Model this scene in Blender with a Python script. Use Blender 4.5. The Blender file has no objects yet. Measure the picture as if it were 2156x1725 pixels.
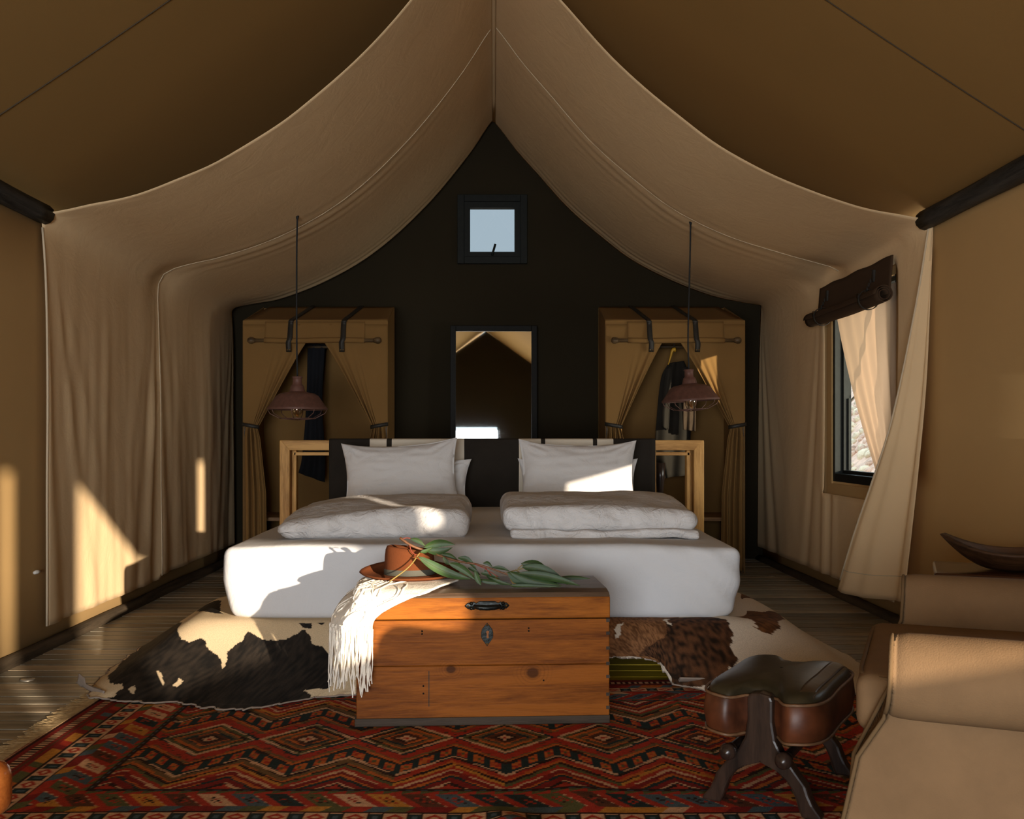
import bpy, math, random
import numpy as np
from mathutils import Vector, noise as mnoise

random.seed(7)
rng = np.random.default_rng(7)
scene = bpy.context.scene
COL = scene.collection
PI = math.pi

# ------------------------------------------------------------------ camera
F_PX, CX, CY, CAM_H = 2100.0, 1040.0, 922.0, 1.06      # focal length and vanishing point in 2156x1725 pixels
cam_data = bpy.data.cameras.new('camera')
cam = bpy.data.objects.new('camera', cam_data)
COL.objects.link(cam)
cam.location = (0, 0, CAM_H)
cam.rotation_euler = (PI / 2, 0, 0)
cam_data.sensor_width = 36.0
cam_data.sensor_fit = 'HORIZONTAL'
cam_data.lens = 36.0 * F_PX / 2156.0
cam_data.shift_x = (1078 - CX) / 2156.0
cam_data.shift_y = (CY - 862.5) / 2156.0
cam_data.clip_start = 0.05
scene.camera = cam

# ------------------------------------------------------------------ sky, sun, daylight at the entrance, exposure
world = bpy.data.worlds.new('sky')
scene.world = world
world.use_nodes = True
bg = world.node_tree.nodes['Background']
bg.inputs['Color'].default_value = (0.62, 0.77, 0.86, 1)
bg.inputs['Strength'].default_value = 1.9

SUN_K, SUN_T = 0.66, 0.15                               # dx/dy and drop per metre of the sun's path
_n = math.hypot(SUN_K, 1.0)
SUN_DIR = Vector((-SUN_K / _n, 1 / _n, -SUN_T)).normalized()
sun_data = bpy.data.lights.new('sun_offscreen', 'SUN')
sun_data.energy = 9.5
sun_data.angle = 0.012
sun_data.color = (1.0, 0.83, 0.64)
sun = bpy.data.objects.new('sun_offscreen', sun_data)
COL.objects.link(sun)
sun.rotation_euler = SUN_DIR.to_track_quat('-Z', 'Y').to_euler()

def daylight(name, loc, size, energy, color, aim):
    """daylight entering at an opening of the tent, just outside it"""
    d = bpy.data.lights.new(name, 'AREA')
    d.shape = 'RECTANGLE'; d.size, d.size_y = size; d.energy = energy; d.color = color
    o = bpy.data.objects.new(name, d); COL.objects.link(o)
    o.location = loc
    o.rotation_euler = Vector(aim).to_track_quat('-Z', 'Y').to_euler()
# the open entrance that the mirror shows, the side window in view, and the side opening the low sun comes through
daylight('entrance_offscreen', (-0.88, -2.95, 0.97), (2.2, 1.9), 300, (0.95, 0.97, 1.0), (-0.14, 1, 0.30))
daylight('side_window_offscreen', (3.60, 5.75, 1.25), (1.1, 1.3), 80, (1.0, 0.95, 0.88), (-1, 0.35, 0.12))
daylight('side_opening_offscreen', (2.58, -0.82, 1.56), (1.5, 1.0), 25, (1.0, 0.95, 0.88), (-1, 0.45, 0.05))

vs = scene.view_settings
vs.view_transform = 'Standard'
vs.look = 'None'
vs.exposure = 0.12
vs.gamma = 1.0
vs.use_curve_mapping = False
scene.cycles.use_denoising = True
scene.cycles.max_bounces = 10
scene.cycles.diffuse_bounces = 6
scene.cycles.transparent_max_bounces = 12
scene.cycles.caustics_reflective = False
scene.cycles.caustics_refractive = False
scene.cycles.sample_clamp_indirect = 4.0

# ------------------------------------------------------------------ helpers
def W(px, py, d):
    """photo pixel + distance -> world point"""
    return np.array(((px - CX) / F_PX * d, d, CAM_H - (py - CY) / F_PX * d))

def Pz(px, py, z):
    """photo pixel on a horizontal plane at height z -> world point"""
    return W(px, py, F_PX * (CAM_H - z) / (py - CY))

FRAME = {}

def to_local(V, o):
    loc, rz = FRAME[o.name]
    V = np.asarray(V, float) - np.array(loc)
    c, s = math.cos(-rz), math.sin(-rz)
    return np.stack([V[:, 0] * c - V[:, 1] * s, V[:, 0] * s + V[:, 1] * c, V[:, 2]], 1)

def tag(o, label=None, cat=None, group=None, kind=None):
    if label: o['label'] = label
    if cat: o['category'] = cat
    if group: o['group'] = group
    if kind: o['kind'] = kind
    return o

def thing(name, label, cat, loc=(0, 0, 0), rz=0.0, group=None):
    o = bpy.data.objects.new(name, None)
    o.empty_display_size = 0.05
    COL.objects.link(o)
    o.location = loc
    o.rotation_euler = (0, 0, rz)
    FRAME[o.name] = (tuple(loc), rz)
    return tag(o, label, cat, group)

def make_mesh(name, V, F, mats, smooth=True, fmat=None, col=None):
    V = np.asarray(V, float)
    me = bpy.data.meshes.new(name)
    if isinstance(F, np.ndarray) and F.ndim == 2:
        nf, k = F.shape
        me.vertices.add(len(V)); me.vertices.foreach_set('co', V.astype(np.float32).ravel())
        me.loops.add(nf * k); me.loops.foreach_set('vertex_index', F.astype(np.int32).ravel())
        me.polygons.add(nf)
        me.polygons.foreach_set('loop_start', np.arange(0, nf * k, k, dtype=np.int32))
        me.update(calc_edges=True)
    else:
        me.from_pydata([tuple(v) for v in V], [], [tuple(int(i) for i in f) for f in F])
    if not isinstance(mats, (list, tuple)): mats = [mats]
    for m in mats: me.materials.append(m)
    if fmat is not None:
        me.polygons.foreach_set('material_index', np.asarray(fmat, dtype=np.int32))
    if col is not None:
        a = me.color_attributes.new('Col', 'FLOAT_COLOR', 'POINT')
        c4 = np.ones((len(V), 4), np.float32); c4[:, :3] = col
        a.data.foreach_set('color', c4.ravel())
    me.polygons.foreach_set('use_smooth', np.full(len(me.polygons), smooth))
    me.validate()
    me.update()
    return me

def add(name, geo, mats, parent=None, world=False, smooth=True, fmat=None, col=None, solid=0.0, sub=0, bevel=0.0, base=False):
    V, F = geo
    V = np.asarray(V, float)
    loc = np.zeros(3)
    if parent is not None and world:
        V = to_local(V, parent)
    if parent is None and base:
        loc = np.array([(V[:, 0].min() + V[:, 0].max()) / 2, (V[:, 1].min() + V[:, 1].max()) / 2, V[:, 2].min()])
        V = V - loc
    o = bpy.data.objects.new(name, make_mesh(name, V, F, mats, smooth, fmat, col))
    COL.objects.link(o)
    o.location = loc
    if parent is not None:
        o.parent = parent
        FRAME[o.name] = FRAME[parent.name]
    else:
        FRAME[o.name] = (tuple(loc), 0.0)
    if bevel:
        m = o.modifiers.new('bevel', 'BEVEL'); m.width = bevel; m.segments = 2; m.limit_method = 'ANGLE'
        m.harden_normals = False
    if solid:
        m = o.modifiers.new('thickness', 'SOLIDIFY'); m.thickness = solid; m.offset = 0
    if sub:
        m = o.modifiers.new('smooth', 'SUBSURF'); m.levels = sub; m.render_levels = sub
    return o

def structure(name, geo, mats, label, **kw):
    o = add(name, geo, mats, **kw)
    return tag(o, label, None, None, 'structure')

def join(*geos):
    Vs, Fs, n = [], [], 0
    for V, F in geos:
        Vs.append(np.asarray(V, float)); Fs += [tuple(int(i) + n for i in f) for f in F]
        n += len(V)
    return np.concatenate(Vs), Fs

def box(x0, x1, y0, y1, z0, z1):
    V = [(x, y, z) for z in (z0, z1) for y in (y0, y1) for x in (x0, x1)]
    F = [(0, 2, 3, 1), (4, 5, 7, 6), (0, 1, 5, 4), (2, 6, 7, 3), (0, 4, 6, 2), (1, 3, 7, 5)]
    return np.array(V, float), F

def grid_faces(nu, nv, close_u=False):
    i, j = np.meshgrid(np.arange(nu if close_u else nu - 1), np.arange(nv - 1), indexing='ij')
    i, j = i.ravel(), j.ravel()
    i2 = (i + 1) % nu
    return np.stack([i * nv + j, i2 * nv + j, i2 * nv + j + 1, i * nv + j + 1], 1)

def grid(f, us, vs_):
    U, Vv = np.meshgrid(us, vs_, indexing='ij')
    X, Y, Z = f(U, Vv)
    V = np.stack([np.broadcast_to(X, U.shape).ravel(), np.broadcast_to(Y, U.shape).ravel(), np.broadcast_to(Z, U.shape).ravel()], 1)
    return V, grid_faces(len(us), len(vs_))

def tube(pts, r, n=8, caps=True):
    pts = np.asarray(pts, float); m = len(pts)
    r = np.full(m, r) if np.isscalar(r) else np.asarray(r, float)
    T = np.gradient(pts, axis=0); T /= np.maximum(np.linalg.norm(T, axis=1)[:, None], 1e-9)
    ref = np.array([0, 0, 1.0]) if abs(T[0][2]) < 0.9 else np.array([1.0, 0, 0])
    V = []
    a = np.arange(n) * 2 * PI / n
    N = ref - T[0] * ref.dot(T[0]); N /= np.linalg.norm(N)
    for k in range(m):
        N = N - T[k] * N.dot(T[k]); N /= np.linalg.norm(N)
        B = np.cross(T[k], N)
        V.append(pts[k] + r[k] * (np.cos(a)[:, None] * N + np.sin(a)[:, None] * B))
    V = np.concatenate(V)
    F = [(k * n + i, k * n + (i + 1) % n, (k + 1) * n + (i + 1) % n, (k + 1) * n + i) for k in range(m - 1) for i in range(n)]
    if caps:
        F += [tuple(range(n))[::-1], tuple((m - 1) * n + i for i in range(n))]
    return V, F

def smooth_path(pts, n):
    pts = np.asarray(pts, float); m = len(pts)
    P = np.vstack([2 * pts[0] - pts[1], pts, 2 * pts[-1] - pts[-2]])
    out = []
    for t in np.linspace(0, m - 1, n):
        k = min(int(t), m - 2); f = t - k
        p0, p1, p2, p3 = P[k], P[k + 1], P[k + 2], P[k + 3]
        out.append(0.5 * (2 * p1 + (p2 - p0) * f + (2 * p0 - 5 * p1 + 4 * p2 - p3) * f * f + (3 * p1 - p0 - 3 * p2 + p3) * f ** 3))
    return np.array(out)

def patch(ctrl, nu, nv):
    """smooth surface through a net of control points ctrl[row][col]"""
    C = np.asarray(ctrl, float)
    rows = np.array([smooth_path(C[i], nv) for i in range(C.shape[0])])
    out = np.array([smooth_path(rows[:, j], nu) for j in range(nv)]).transpose(1, 0, 2)
    return out.reshape(-1, 3), grid_faces(nu, nv)

def lathe(profile, n=32, cx=0, cy=0, cz=0, sx=1, sy=1):
    a = np.arange(n) * 2 * PI / n
    V = []
    for r, z in profile:
        V.append(np.stack([cx + sx * r * np.cos(a), cy + sy * r * np.sin(a), np.full(n, cz + z)], 1))
    m = len(profile)
    F = [(k * n + i, k * n + (i + 1) % n, (k + 1) * n + (i + 1) % n, (k + 1) * n + i) for k in range(m - 1) for i in range(n)]
    return np.concatenate(V), F

def rbox(sx, sy, sz, r, nx=6, ny=6, nz=4, seg=3):
    """box of half sizes with rounded edges and a gridded skin"""
    def coords(s, n):
        a = [-s + r * (1 - math.cos(k / seg * PI / 2)) for k in range(seg)]
        mid = list(np.linspace(-s + r, s - r, n + 1))
        return np.array(a + mid + [-x for x in a[::-1]])
    xs, ys, zs = coords(sx, nx), coords(sy, ny), coords(sz, nz)
    idx, V, F = {}, [], []
    inner = np.array([sx - r, sy - r, sz - r])
    def vid(p):
        k = (round(p[0], 6), round(p[1], 6), round(p[2], 6))
        if k not in idx:
            q = np.array(p); c = np.clip(q, -inner, inner); dd = q - c
            L = np.linalg.norm(dd)
            idx[k] = len(V); V.append(c + dd / L * r if L > 1e-9 else q)
        return idx[k]
    def face(A, B, mk, flip):
        for i in range(len(A) - 1):
            for j in range(len(B) - 1):
                q = [vid(mk(A[i], B[j])), vid(mk(A[i + 1], B[j])), vid(mk(A[i + 1], B[j + 1])), vid(mk(A[i], B[j + 1]))]
                F.append(tuple(q[::-1] if flip else q))
    face(xs, ys, lambda a, b: (a, b, sz), False); face(xs, ys, lambda a, b: (a, b, -sz), True)
    face(xs, zs, lambda a, b: (a, -sy, b), False); face(xs, zs, lambda a, b: (a, sy, b), True)
    face(ys, zs, lambda a, b: (sx, a, b), False); face(ys, zs, lambda a, b: (-sx, a, b), True)
    return np.array(V), F

def prism(poly, t0, t1, axis='y'):
    """extrude a 2D outline; axis 'y': outline in (x,z), 'z': outline in (x,y)"""
    n = len(poly)
    def m(p, t): return (p[0], t, p[1]) if axis == 'y' else ((p[0], p[1], t) if axis == 'z' else (t, p[0], p[1]))
    V = [m(p, t0) for p in poly] + [m(p, t1) for p in poly]
    F = [tuple(range(n)), tuple(range(2 * n - 1, n - 1, -1))] + [(i, i + n, (i + 1) % n + n, (i + 1) % n) for i in range(n)]
    return np.array(V, float), F

def moved(geo, dx=0, dy=0, dz=0, rz=0, rx=0, ry=0):
    V, F = geo; V = np.asarray(V, float).copy()
    if rx:
        c, s = math.cos(rx), math.sin(rx); y, z = V[:, 1].copy(), V[:, 2].copy(); V[:, 1], V[:, 2] = y * c - z * s, y * s + z * c
    if ry:
        c, s = math.cos(ry), math.sin(ry); x, z = V[:, 0].copy(), V[:, 2].copy(); V[:, 0], V[:, 2] = x * c + z * s, -x * s + z * c
    if rz:
        c, s = math.cos(rz), math.sin(rz); x, y = V[:, 0].copy(), V[:, 1].copy(); V[:, 0], V[:, 1] = x * c - y * s, x * s + y * c
    V += np.array((dx, dy, dz))
    return V, F

def nz(p, sc=1.0, seed=0.0):
    return mnoise.noise(Vector((p[0] * sc + seed, p[1] * sc - seed, p[2] * sc + 2 * seed)))

def wrinkle(geo, amp, sc, seed=0.0, stretch=(1, 1, 1), axis=None):
    V, F = geo; V = np.asarray(V, float).copy()
    for i in range(len(V)):
        q = (V[i][0] * stretch[0], V[i][1] * stretch[1], V[i][2] * stretch[2])
        if axis is None:
            V[i] += amp * np.array((nz(q, sc, seed), nz(q, sc, seed + 11.3), nz(q, sc, seed + 23.7)))
        else:
            V[i][axis] += amp * nz(q, sc, seed)
    return V, F

def in_poly(x, y, poly):
    inside = np.zeros(np.shape(x), bool)
    n = len(poly)
    for i in range(n):
        x0, y0 = poly[i]; x1, y1 = poly[(i + 1) % n]
        if y0 == y1: continue
        c = ((y0 > y) != (y1 > y)) & (x < (x1 - x0) * (y - y0) / (y1 - y0) + x0)
        inside ^= c
    return inside

# ------------------------------------------------------------------ materials
def base_mat(name):
    m = bpy.data.materials.new(name); m.use_nodes = True
    nt = m.node_tree
    return m, nt, nt.nodes['Principled BSDF'], nt.nodes['Material Output']

def L(nt, a, b): nt.links.new(a, b)

def coords(nt, kind='Object', scale=(1, 1, 1)):
    tc = nt.nodes.new('ShaderNodeTexCoord'); mp = nt.nodes.new('ShaderNodeMapping')
    mp.inputs['Scale'].default_value = scale
    L(nt, tc.outputs[kind], mp.inputs['Vector'])
    return mp.outputs['Vector']

def noise_tex(nt, vec, scale, detail=4, rough=0.55, dist=0.0):
    n = nt.nodes.new('ShaderNodeTexNoise')
    n.inputs['Scale'].default_value = scale; n.inputs['Detail'].default_value = detail
    n.inputs['Roughness'].default_value = rough; n.inputs['Distortion'].default_value = dist
    L(nt, vec, n.inputs['Vector'])
    return n.outputs['Fac']

def ramp(nt, fac, stops):
    r = nt.nodes.new('ShaderNodeValToRGB'); e = r.color_ramp.elements
    while len(e) < len(stops): e.new(0.5)
    for k, (p, c) in enumerate(stops):
        e[k].position = p; e[k].color = (*c, 1)
    L(nt, fac, r.inputs['Fac'])
    return r.outputs['Color']

def bump(nt, bsdf, h, strength, dist=0.01):
    b = nt.nodes.new('ShaderNodeBump'); b.inputs['Strength'].default_value = strength; b.inputs['Distance'].default_value = dist
    L(nt, h, b.inputs['Height']); L(nt, b.outputs['Normal'], bsdf.inputs['Normal'])
    return b

def sc(c, k): return tuple(min(1.0, x * k) for x in c)

def fabric(name, c, var=0.10, rough=0.9, weave=500, bs=0.25, big=1.6, translucent=0.0, tcol=None, crease=0.0, crease_scale=9):
    m, nt, b, out = base_mat(name)
    v = coords(nt)
    f = noise_tex(nt, v, big, 5, 0.6)
    col = ramp(nt, f, [(0.3, sc(c, 1 - var)), (0.7, sc(c, 1 + var))])
    L(nt, col, b.inputs['Base Color'])
    b.inputs['Roughness'].default_value = rough
    b.inputs['Specular IOR Level'].default_value = 0.15
    w = noise_tex(nt, v, weave, 2, 0.5)
    bn = bump(nt, b, w, bs, 0.002)
    if crease:
        cr = noise_tex(nt, v, crease_scale, 5, 0.65, 1.2)
        b2 = nt.nodes.new('ShaderNodeBump'); b2.inputs['Strength'].default_value = crease; b2.inputs['Distance'].default_value = 0.02
        L(nt, cr, b2.inputs['Height']); L(nt, b2.outputs['Normal'], bn.inputs['Normal'])
    if translucent:
        t = nt.nodes.new('ShaderNodeBsdfTranslucent'); t.inputs['Color'].default_value = (*(tcol or c), 1)
        mx = nt.nodes.new('ShaderNodeMixShader'); mx.inputs['Fac'].default_value = translucent
        L(nt, b.outputs[0], mx.inputs[1]); L(nt, t.outputs[0], mx.inputs[2]); L(nt, mx.outputs[0], out.inputs['Surface'])
    return m

def wood(name, dark, light, axis='x', scale=1.0, rough=0.45, bs=0.25, coat=0.0, knots=None, ring=1.0, spec=0.22, vary=0.0):
    m, nt, b, out = base_mat(name)
    st = {'x': (1.2, 14, 14), 'y': (14, 1.2, 14), 'z': (14, 14, 1.2)}[axis]
    v = coords(nt, 'Object', tuple(s * scale for s in st))
    n1 = noise_tex(nt, v, 1.3 * ring, 6, 0.6, 0.6)
    v2 = coords(nt, 'Object', tuple(s * scale * 3 for s in st))
    n2 = noise_tex(nt, v2, 4, 4, 0.7)
    mx = nt.nodes.new('ShaderNodeMath'); mx.operation = 'MULTIPLY_ADD'
    L(nt, n2, mx.inputs[0]); mx.inputs[1].default_value = 0.42
    L(nt, n1, mx.inputs[2])
    mid = tuple((a + c) / 2 for a, c in zip(dark, light))
    col = ramp(nt, mx.outputs[0], [(0.50, dark), (0.66, mid), (0.82, light)])
    if knots:
        tc = nt.nodes.new('ShaderNodeTexCoord')
        for (kx, kz, kr) in knots:
            mp = nt.nodes.new('ShaderNodeMapping'); mp.inputs['Location'].default_value = (-kx / kr, 0, -kz / kr * 1.2)
            mp.inputs['Scale'].default_value = (1 / kr, 0, 1.2 / kr)
            L(nt, tc.outputs['Object'], mp.inputs['Vector'])
            ln = nt.nodes.new('ShaderNodeVectorMath'); ln.operation = 'LENGTH'; L(nt, mp.outputs['Vector'], ln.inputs[0])
            nn = nt.nodes.new('ShaderNodeMath'); nn.operation = 'MULTIPLY_ADD'; L(nt, n1, nn.inputs[0]); nn.inputs[1].default_value = 0.8; L(nt, ln.outputs['Value'], nn.inputs[2])
            sn = nt.nodes.new('ShaderNodeMath'); sn.operation = 'SINE'
            ml = nt.nodes.new('ShaderNodeMath'); ml.operation = 'MULTIPLY'; L(nt, nn.outputs[0], ml.inputs[0]); ml.inputs[1].default_value = 16
            L(nt, ml.outputs[0], sn.inputs[0])
            mr = nt.nodes.new('ShaderNodeMapRange'); mr.inputs['From Min'].default_value = 1.25; mr.inputs['From Max'].default_value = 0.95
            L(nt, nn.outputs[0], mr.inputs['Value'])
            mr2 = nt.nodes.new('ShaderNodeMapRange'); mr2.inputs['From Min'].default_value = 3.0; mr2.inputs['From Max'].default_value = 1.0
            mr2.inputs['To Max'].default_value = 0.35; L(nt, nn.outputs[0], mr2.inputs['Value'])
            rr = nt.nodes.new('ShaderNodeMath'); rr.operation = 'MULTIPLY'; L(nt, mr2.outputs[0], rr.inputs[0]); L(nt, sn.outputs[0], rr.inputs[1])
            mxr = nt.nodes.new('ShaderNodeMath'); mxr.operation = 'MAXIMUM'; L(nt, rr.outputs[0], mxr.inputs[0]); L(nt, mr.outputs[0], mxr.inputs[1])
            mu = nt.nodes.new('ShaderNodeMath'); mu.operation = 'MULTIPLY'; L(nt, mxr.outputs[0], mu.inputs[0]); mu.inputs[1].default_value = 0.85
            mixk = nt.nodes.new('ShaderNodeMix'); mixk.data_type = 'RGBA'
            L(nt, mu.outputs[0], mixk.inputs['Factor']); L(nt, col, mixk.inputs['A']); mixk.inputs['B'].default_value = (*sc(dark, 0.45), 1)
            col = mixk.outputs['Result']
    if vary:
        oi = nt.nodes.new('ShaderNodeObjectInfo'); hs = nt.nodes.new('ShaderNodeHueSaturation')
        mrv = nt.nodes.new('ShaderNodeMapRange'); mrv.inputs['To Min'].default_value = 1 - vary; mrv.inputs['To Max'].default_value = 1 + vary
        L(nt, oi.outputs['Random'], mrv.inputs['Value']); L(nt, mrv.outputs[0], hs.inputs['Value']); L(nt, col, hs.inputs['Color'])
        col = hs.outputs['Color']
    L(nt, col, b.inputs['Base Color'])
    b.inputs['Roughness'].default_value = rough
    b.inputs['Specular IOR Level'].default_value = spec
    b.inputs['Coat Weight'].default_value = coat; b.inputs['Coat Roughness'].default_value = 0.2
    bump(nt, b, mx.outputs[0], bs, 0.004)
    return m

def plain(name, c, rough=0.5, metal=0.0, var=0.0, vs_=20, bs=0.0, coat=0.0, spec=0.4):
    m, nt, b, out = base_mat(name)
    b.inputs['Base Color'].default_value = (*c, 1)
    b.inputs['Roughness'].default_value = rough; b.inputs['Metallic'].default_value = metal
    b.inputs['Coat Weight'].default_value = coat; b.inputs['Specular IOR Level'].default_value = spec
    v = coords(nt); f = noise_tex(nt, v, vs_, 5, 0.6)
    if var:
        L(nt, ramp(nt, f, [(0.3, sc(c, 1 - var)), (0.7, sc(c, 1 + var))]), b.inputs['Base Color'])
    if bs: bump(nt, b, f, bs, 0.005)
    return m

def attr_mat(name, rough=0.9, fine=400, bs=0.3, var=0.15, spec=0.1, sheen=0.0):
    m, nt, b, out = base_mat(name)
    a = nt.nodes.new('ShaderNodeVertexColor'); a.layer_name = 'Col'
    v = coords(nt); f = noise_tex(nt, v, fine, 3, 0.6)
    hsv = nt.nodes.new('ShaderNodeHueSaturation')
    mr = nt.nodes.new('ShaderNodeMapRange'); mr.inputs['From Min'].default_value = 0.3; mr.inputs['From Max'].default_value = 0.7
    mr.inputs['To Min'].default_value = 1 - var; mr.inputs['To Max'].default_value = 1 + var
    L(nt, f, mr.inputs['Value']); L(nt, mr.outputs[0], hsv.inputs['Value']); L(nt, a.outputs['Color'], hsv.inputs['Color'])
    L(nt, hsv.outputs['Color'], b.inputs['Base Color'])
    b.inputs['Roughness'].default_value = rough; b.inputs['Specular IOR Level'].default_value = spec
    b.inputs['Sheen Weight'].default_value = sheen
    bump(nt, b, f, bs, 0.004)
    return m

M = {}
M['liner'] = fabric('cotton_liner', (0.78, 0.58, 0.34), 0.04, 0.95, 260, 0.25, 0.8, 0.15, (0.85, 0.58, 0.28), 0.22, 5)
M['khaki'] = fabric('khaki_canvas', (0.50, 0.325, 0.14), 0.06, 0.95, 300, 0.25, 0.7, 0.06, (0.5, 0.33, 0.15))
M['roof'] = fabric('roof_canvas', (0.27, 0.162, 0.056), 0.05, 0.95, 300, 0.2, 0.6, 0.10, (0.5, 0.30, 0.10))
M['dark_canvas'] = fabric('dark_canvas', (0.022, 0.017, 0.009), 0.12, 0.95, 200, 0.3, 0.8)
M['seam'] = plain('seam_thread', (0.05, 0.035, 0.02), 0.9)
M['hem'] = fabric('hem_canvas', (0.56, 0.46, 0.32), 0.06, 0.95, 260, 0.25)
M['sheet'] = fabric('white_sheet', (0.60, 0.61, 0.625), 0.015, 0.9, 500, 0.15, 2, crease=0.3, crease_scale=6)
M['pillow'] = fabric('white_pillowcase', (0.62, 0.61, 0.60), 0.02, 0.9, 500, 0.15, 2, crease=0.5, crease_scale=8)
M['duvet'] = fabric('white_duvet', (0.62, 0.61, 0.605), 0.02, 0.9, 500, 0.15, 2, crease=1.0, crease_scale=12)
M['wool'] = fabric('cream_wool', (0.80, 0.74, 0.64), 0.06, 1.0, 220, 0.8, 14, crease=0.3, crease_scale=30)
M['throw_black'] = fabric('black_wool', (0.022, 0.018, 0.014), 0.15, 0.95, 260, 0.4, 5)
M['throw_white'] = fabric('ivory_wool', (0.60, 0.54, 0.44), 0.06, 0.95, 260, 0.4, 5)
M['wardrobe'] = fabric('wardrobe_canvas', (0.20, 0.110, 0.036), 0.08, 0.95, 260, 0.3, 2.0)
M['blind'] = fabric('brown_canvas', (0.055, 0.032, 0.018), 0.12, 0.9, 260, 0.4, 3)
M['sheer'] = fabric('sheer_gauze', (0.50, 0.38, 0.27), 0.05, 0.95, 300, 0.15, 3, 0.25, (0.62, 0.42, 0.27))
M['velvet'] = fabric('beige_velvet', (0.165, 0.100, 0.050), 0.14, 0.85, 300, 0.35, 6)
M['velvet_pipe'] = fabric('beige_piping', (0.12, 0.074, 0.035), 0.1, 0.9, 300, 0.3, 6)
M['scarf'] = fabric('navy_cloth', (0.012, 0.013, 0.016), 0.2, 0.95, 260, 0.4, 5)
M['coat'] = fabric('charcoal_cloth', (0.022, 0.019, 0.015), 0.2, 0.95, 260, 0.4, 5)
M['lace'] = fabric('grey_cloth', (0.055, 0.038, 0.025), 0.2, 0.95, 100, 0.6, 20)
M['plank'] = wood('deck_board', (0.090, 0.080, 0.060), (0.26, 0.225, 0.165), 'x', 1.0, 0.42, 0.4, vary=0.38)
M['plank2'] = wood('deck_board_brown', (0.11, 0.086, 0.056), (0.29, 0.23, 0.155), 'x', 1.0, 0.42, 0.4, vary=0.38)
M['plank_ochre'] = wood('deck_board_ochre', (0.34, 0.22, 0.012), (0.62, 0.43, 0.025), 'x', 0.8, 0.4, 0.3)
M['log'] = wood('dark_log', (0.02, 0.015, 0.01), (0.075, 0.055, 0.035), 'y', 1.0, 0.6, 0.6)
M['pole'] = wood('black_pole', (0.010, 0.010, 0.009), (0.05, 0.046, 0.04), 'y', 1.5, 0.6, 0.6)
KN = [(-0.12, 0.205, 0.026), (0.18, 0.187, 0.036)]
M['chest'] = wood('chest_pine', (0.085, 0.022, 0.003), (0.25, 0.076, 0.009), 'x', 1.0, 0.5, 0.3, 0.0, KN, spec=0.10)
M['chest_lid'] = wood('chest_pine_lid', (0.11, 0.029, 0.003), (0.31, 0.098, 0.010), 'x', 0.9, 0.5, 0.3, 0.0, spec=0.10)
M['chest_top'] = wood('chest_worn_top', (0.050, 0.030, 0.018), (0.14, 0.090, 0.058), 'x', 1.0, 0.35, 0.4, 0.1)
M['chest_base'] = wood('chest_plinth', (0.018, 0.013, 0.008), (0.05, 0.034, 0.022), 'x', 1.0, 0.6, 0.5)
M['iron'] = plain('black_iron', (0.012, 0.014, 0.013), 0.3, 0.6, 0.3, 60, 0.2)
M['brass'] = plain('brass_screw', (0.55, 0.38, 0.12), 0.3, 1.0)
M['hole'] = plain('keyhole', (0.25, 0.09, 0.03), 0.8)
M['pine'] = wood('headboard_pine', (0.27, 0.125, 0.032), (0.60, 0.34, 0.11), 'z', 1.0, 0.5, 0.25)
M['pine_rail'] = wood('headboard_pine_rail', (0.27, 0.125, 0.032), (0.60, 0.34, 0.11), 'x', 1.0, 0.5, 0.25)
M['shelf'] = wood('shelf_board', (0.12, 0.06, 0.025), (0.32, 0.18, 0.08), 'x', 1.0, 0.5, 0.3)
M['bed_base'] = wood('bed_platform', (0.02, 0.014, 0.01), (0.06, 0.04, 0.03), 'x')
M['strap'] = plain('dark_strap', (0.020, 0.017, 0.013), 0.55, 0, 0.3, 40, 0.1)
M['finial'] = wood('dark_rod', (0.04, 0.025, 0.012), (0.12, 0.075, 0.035), 'x')
M['frame_dark'] = plain('dark_window_frame', (0.010, 0.012, 0.011), 0.6, 0.0, 0.2, 30, 0.05, 0.0, 0.15)
M['mirror_frame'] = plain('black_mirror_frame', (0.008, 0.008, 0.007), 0.6, 0.0, 0.2, 30, 0.1, 0.0, 0.15)
M['mirror'] = plain('mirror_glass', (0.80, 0.82, 0.80), 0.02, 1.0)
M['alu'] = plain('aluminium', (0.32, 0.30, 0.26), 0.35, 0.8)
M['lamp_paint'] = plain('rust_enamel', (0.12, 0.055, 0.04), 0.55, 0.1, 0.25, 30, 0.15)
M['lamp_wire'] = plain('rust_wire', (0.16, 0.085, 0.065), 0.5, 0.4)
M['cord'] = plain('black_cord', (0.010, 0.011, 0.012), 0.7)
M['felt'] = fabric('rust_felt', (0.125, 0.036, 0.011), 0.12, 0.95, 350, 0.5, 10)
M['band'] = fabric('olive_ribbon', (0.075, 0.072, 0.055), 0.08, 0.6, 500, 0.3, 10)
M['leaf'] = plain('eucalyptus_leaf', (0.020, 0.048, 0.010), 0.5, 0, 0.35, 25, 0.05)
M['leaf2'] = plain('eucalyptus_leaf_light', (0.034, 0.075, 0.016), 0.5, 0, 0.3, 25, 0.05)
M['vein'] = plain('leaf_vein', (0.11, 0.13, 0.04), 0.5)
M['stem'] = plain('brown_stem', (0.15, 0.065, 0.028), 0.5, 0, 0.3, 40)
M['stem_y'] = plain('yellow_stem', (0.24, 0.17, 0.04), 0.5)
M['stem_r'] = plain('red_stem', (0.26, 0.05, 0.03), 0.5)
M['leather'] = plain('oxblood_leather', (0.075, 0.022, 0.008), 0.45, 0, 0.6, 9, 0.3, 0.0, 0.35)
M['leather_top'] = plain('worn_olive_leather', (0.026, 0.020, 0.010), 0.34, 0, 0.45, 8, 0.35, 0.0, 0.4)
M['leather_strip'] = plain('brown_leather_strip', (0.045, 0.025, 0.012), 0.38, 0, 0.3, 12, 0.3)
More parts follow.
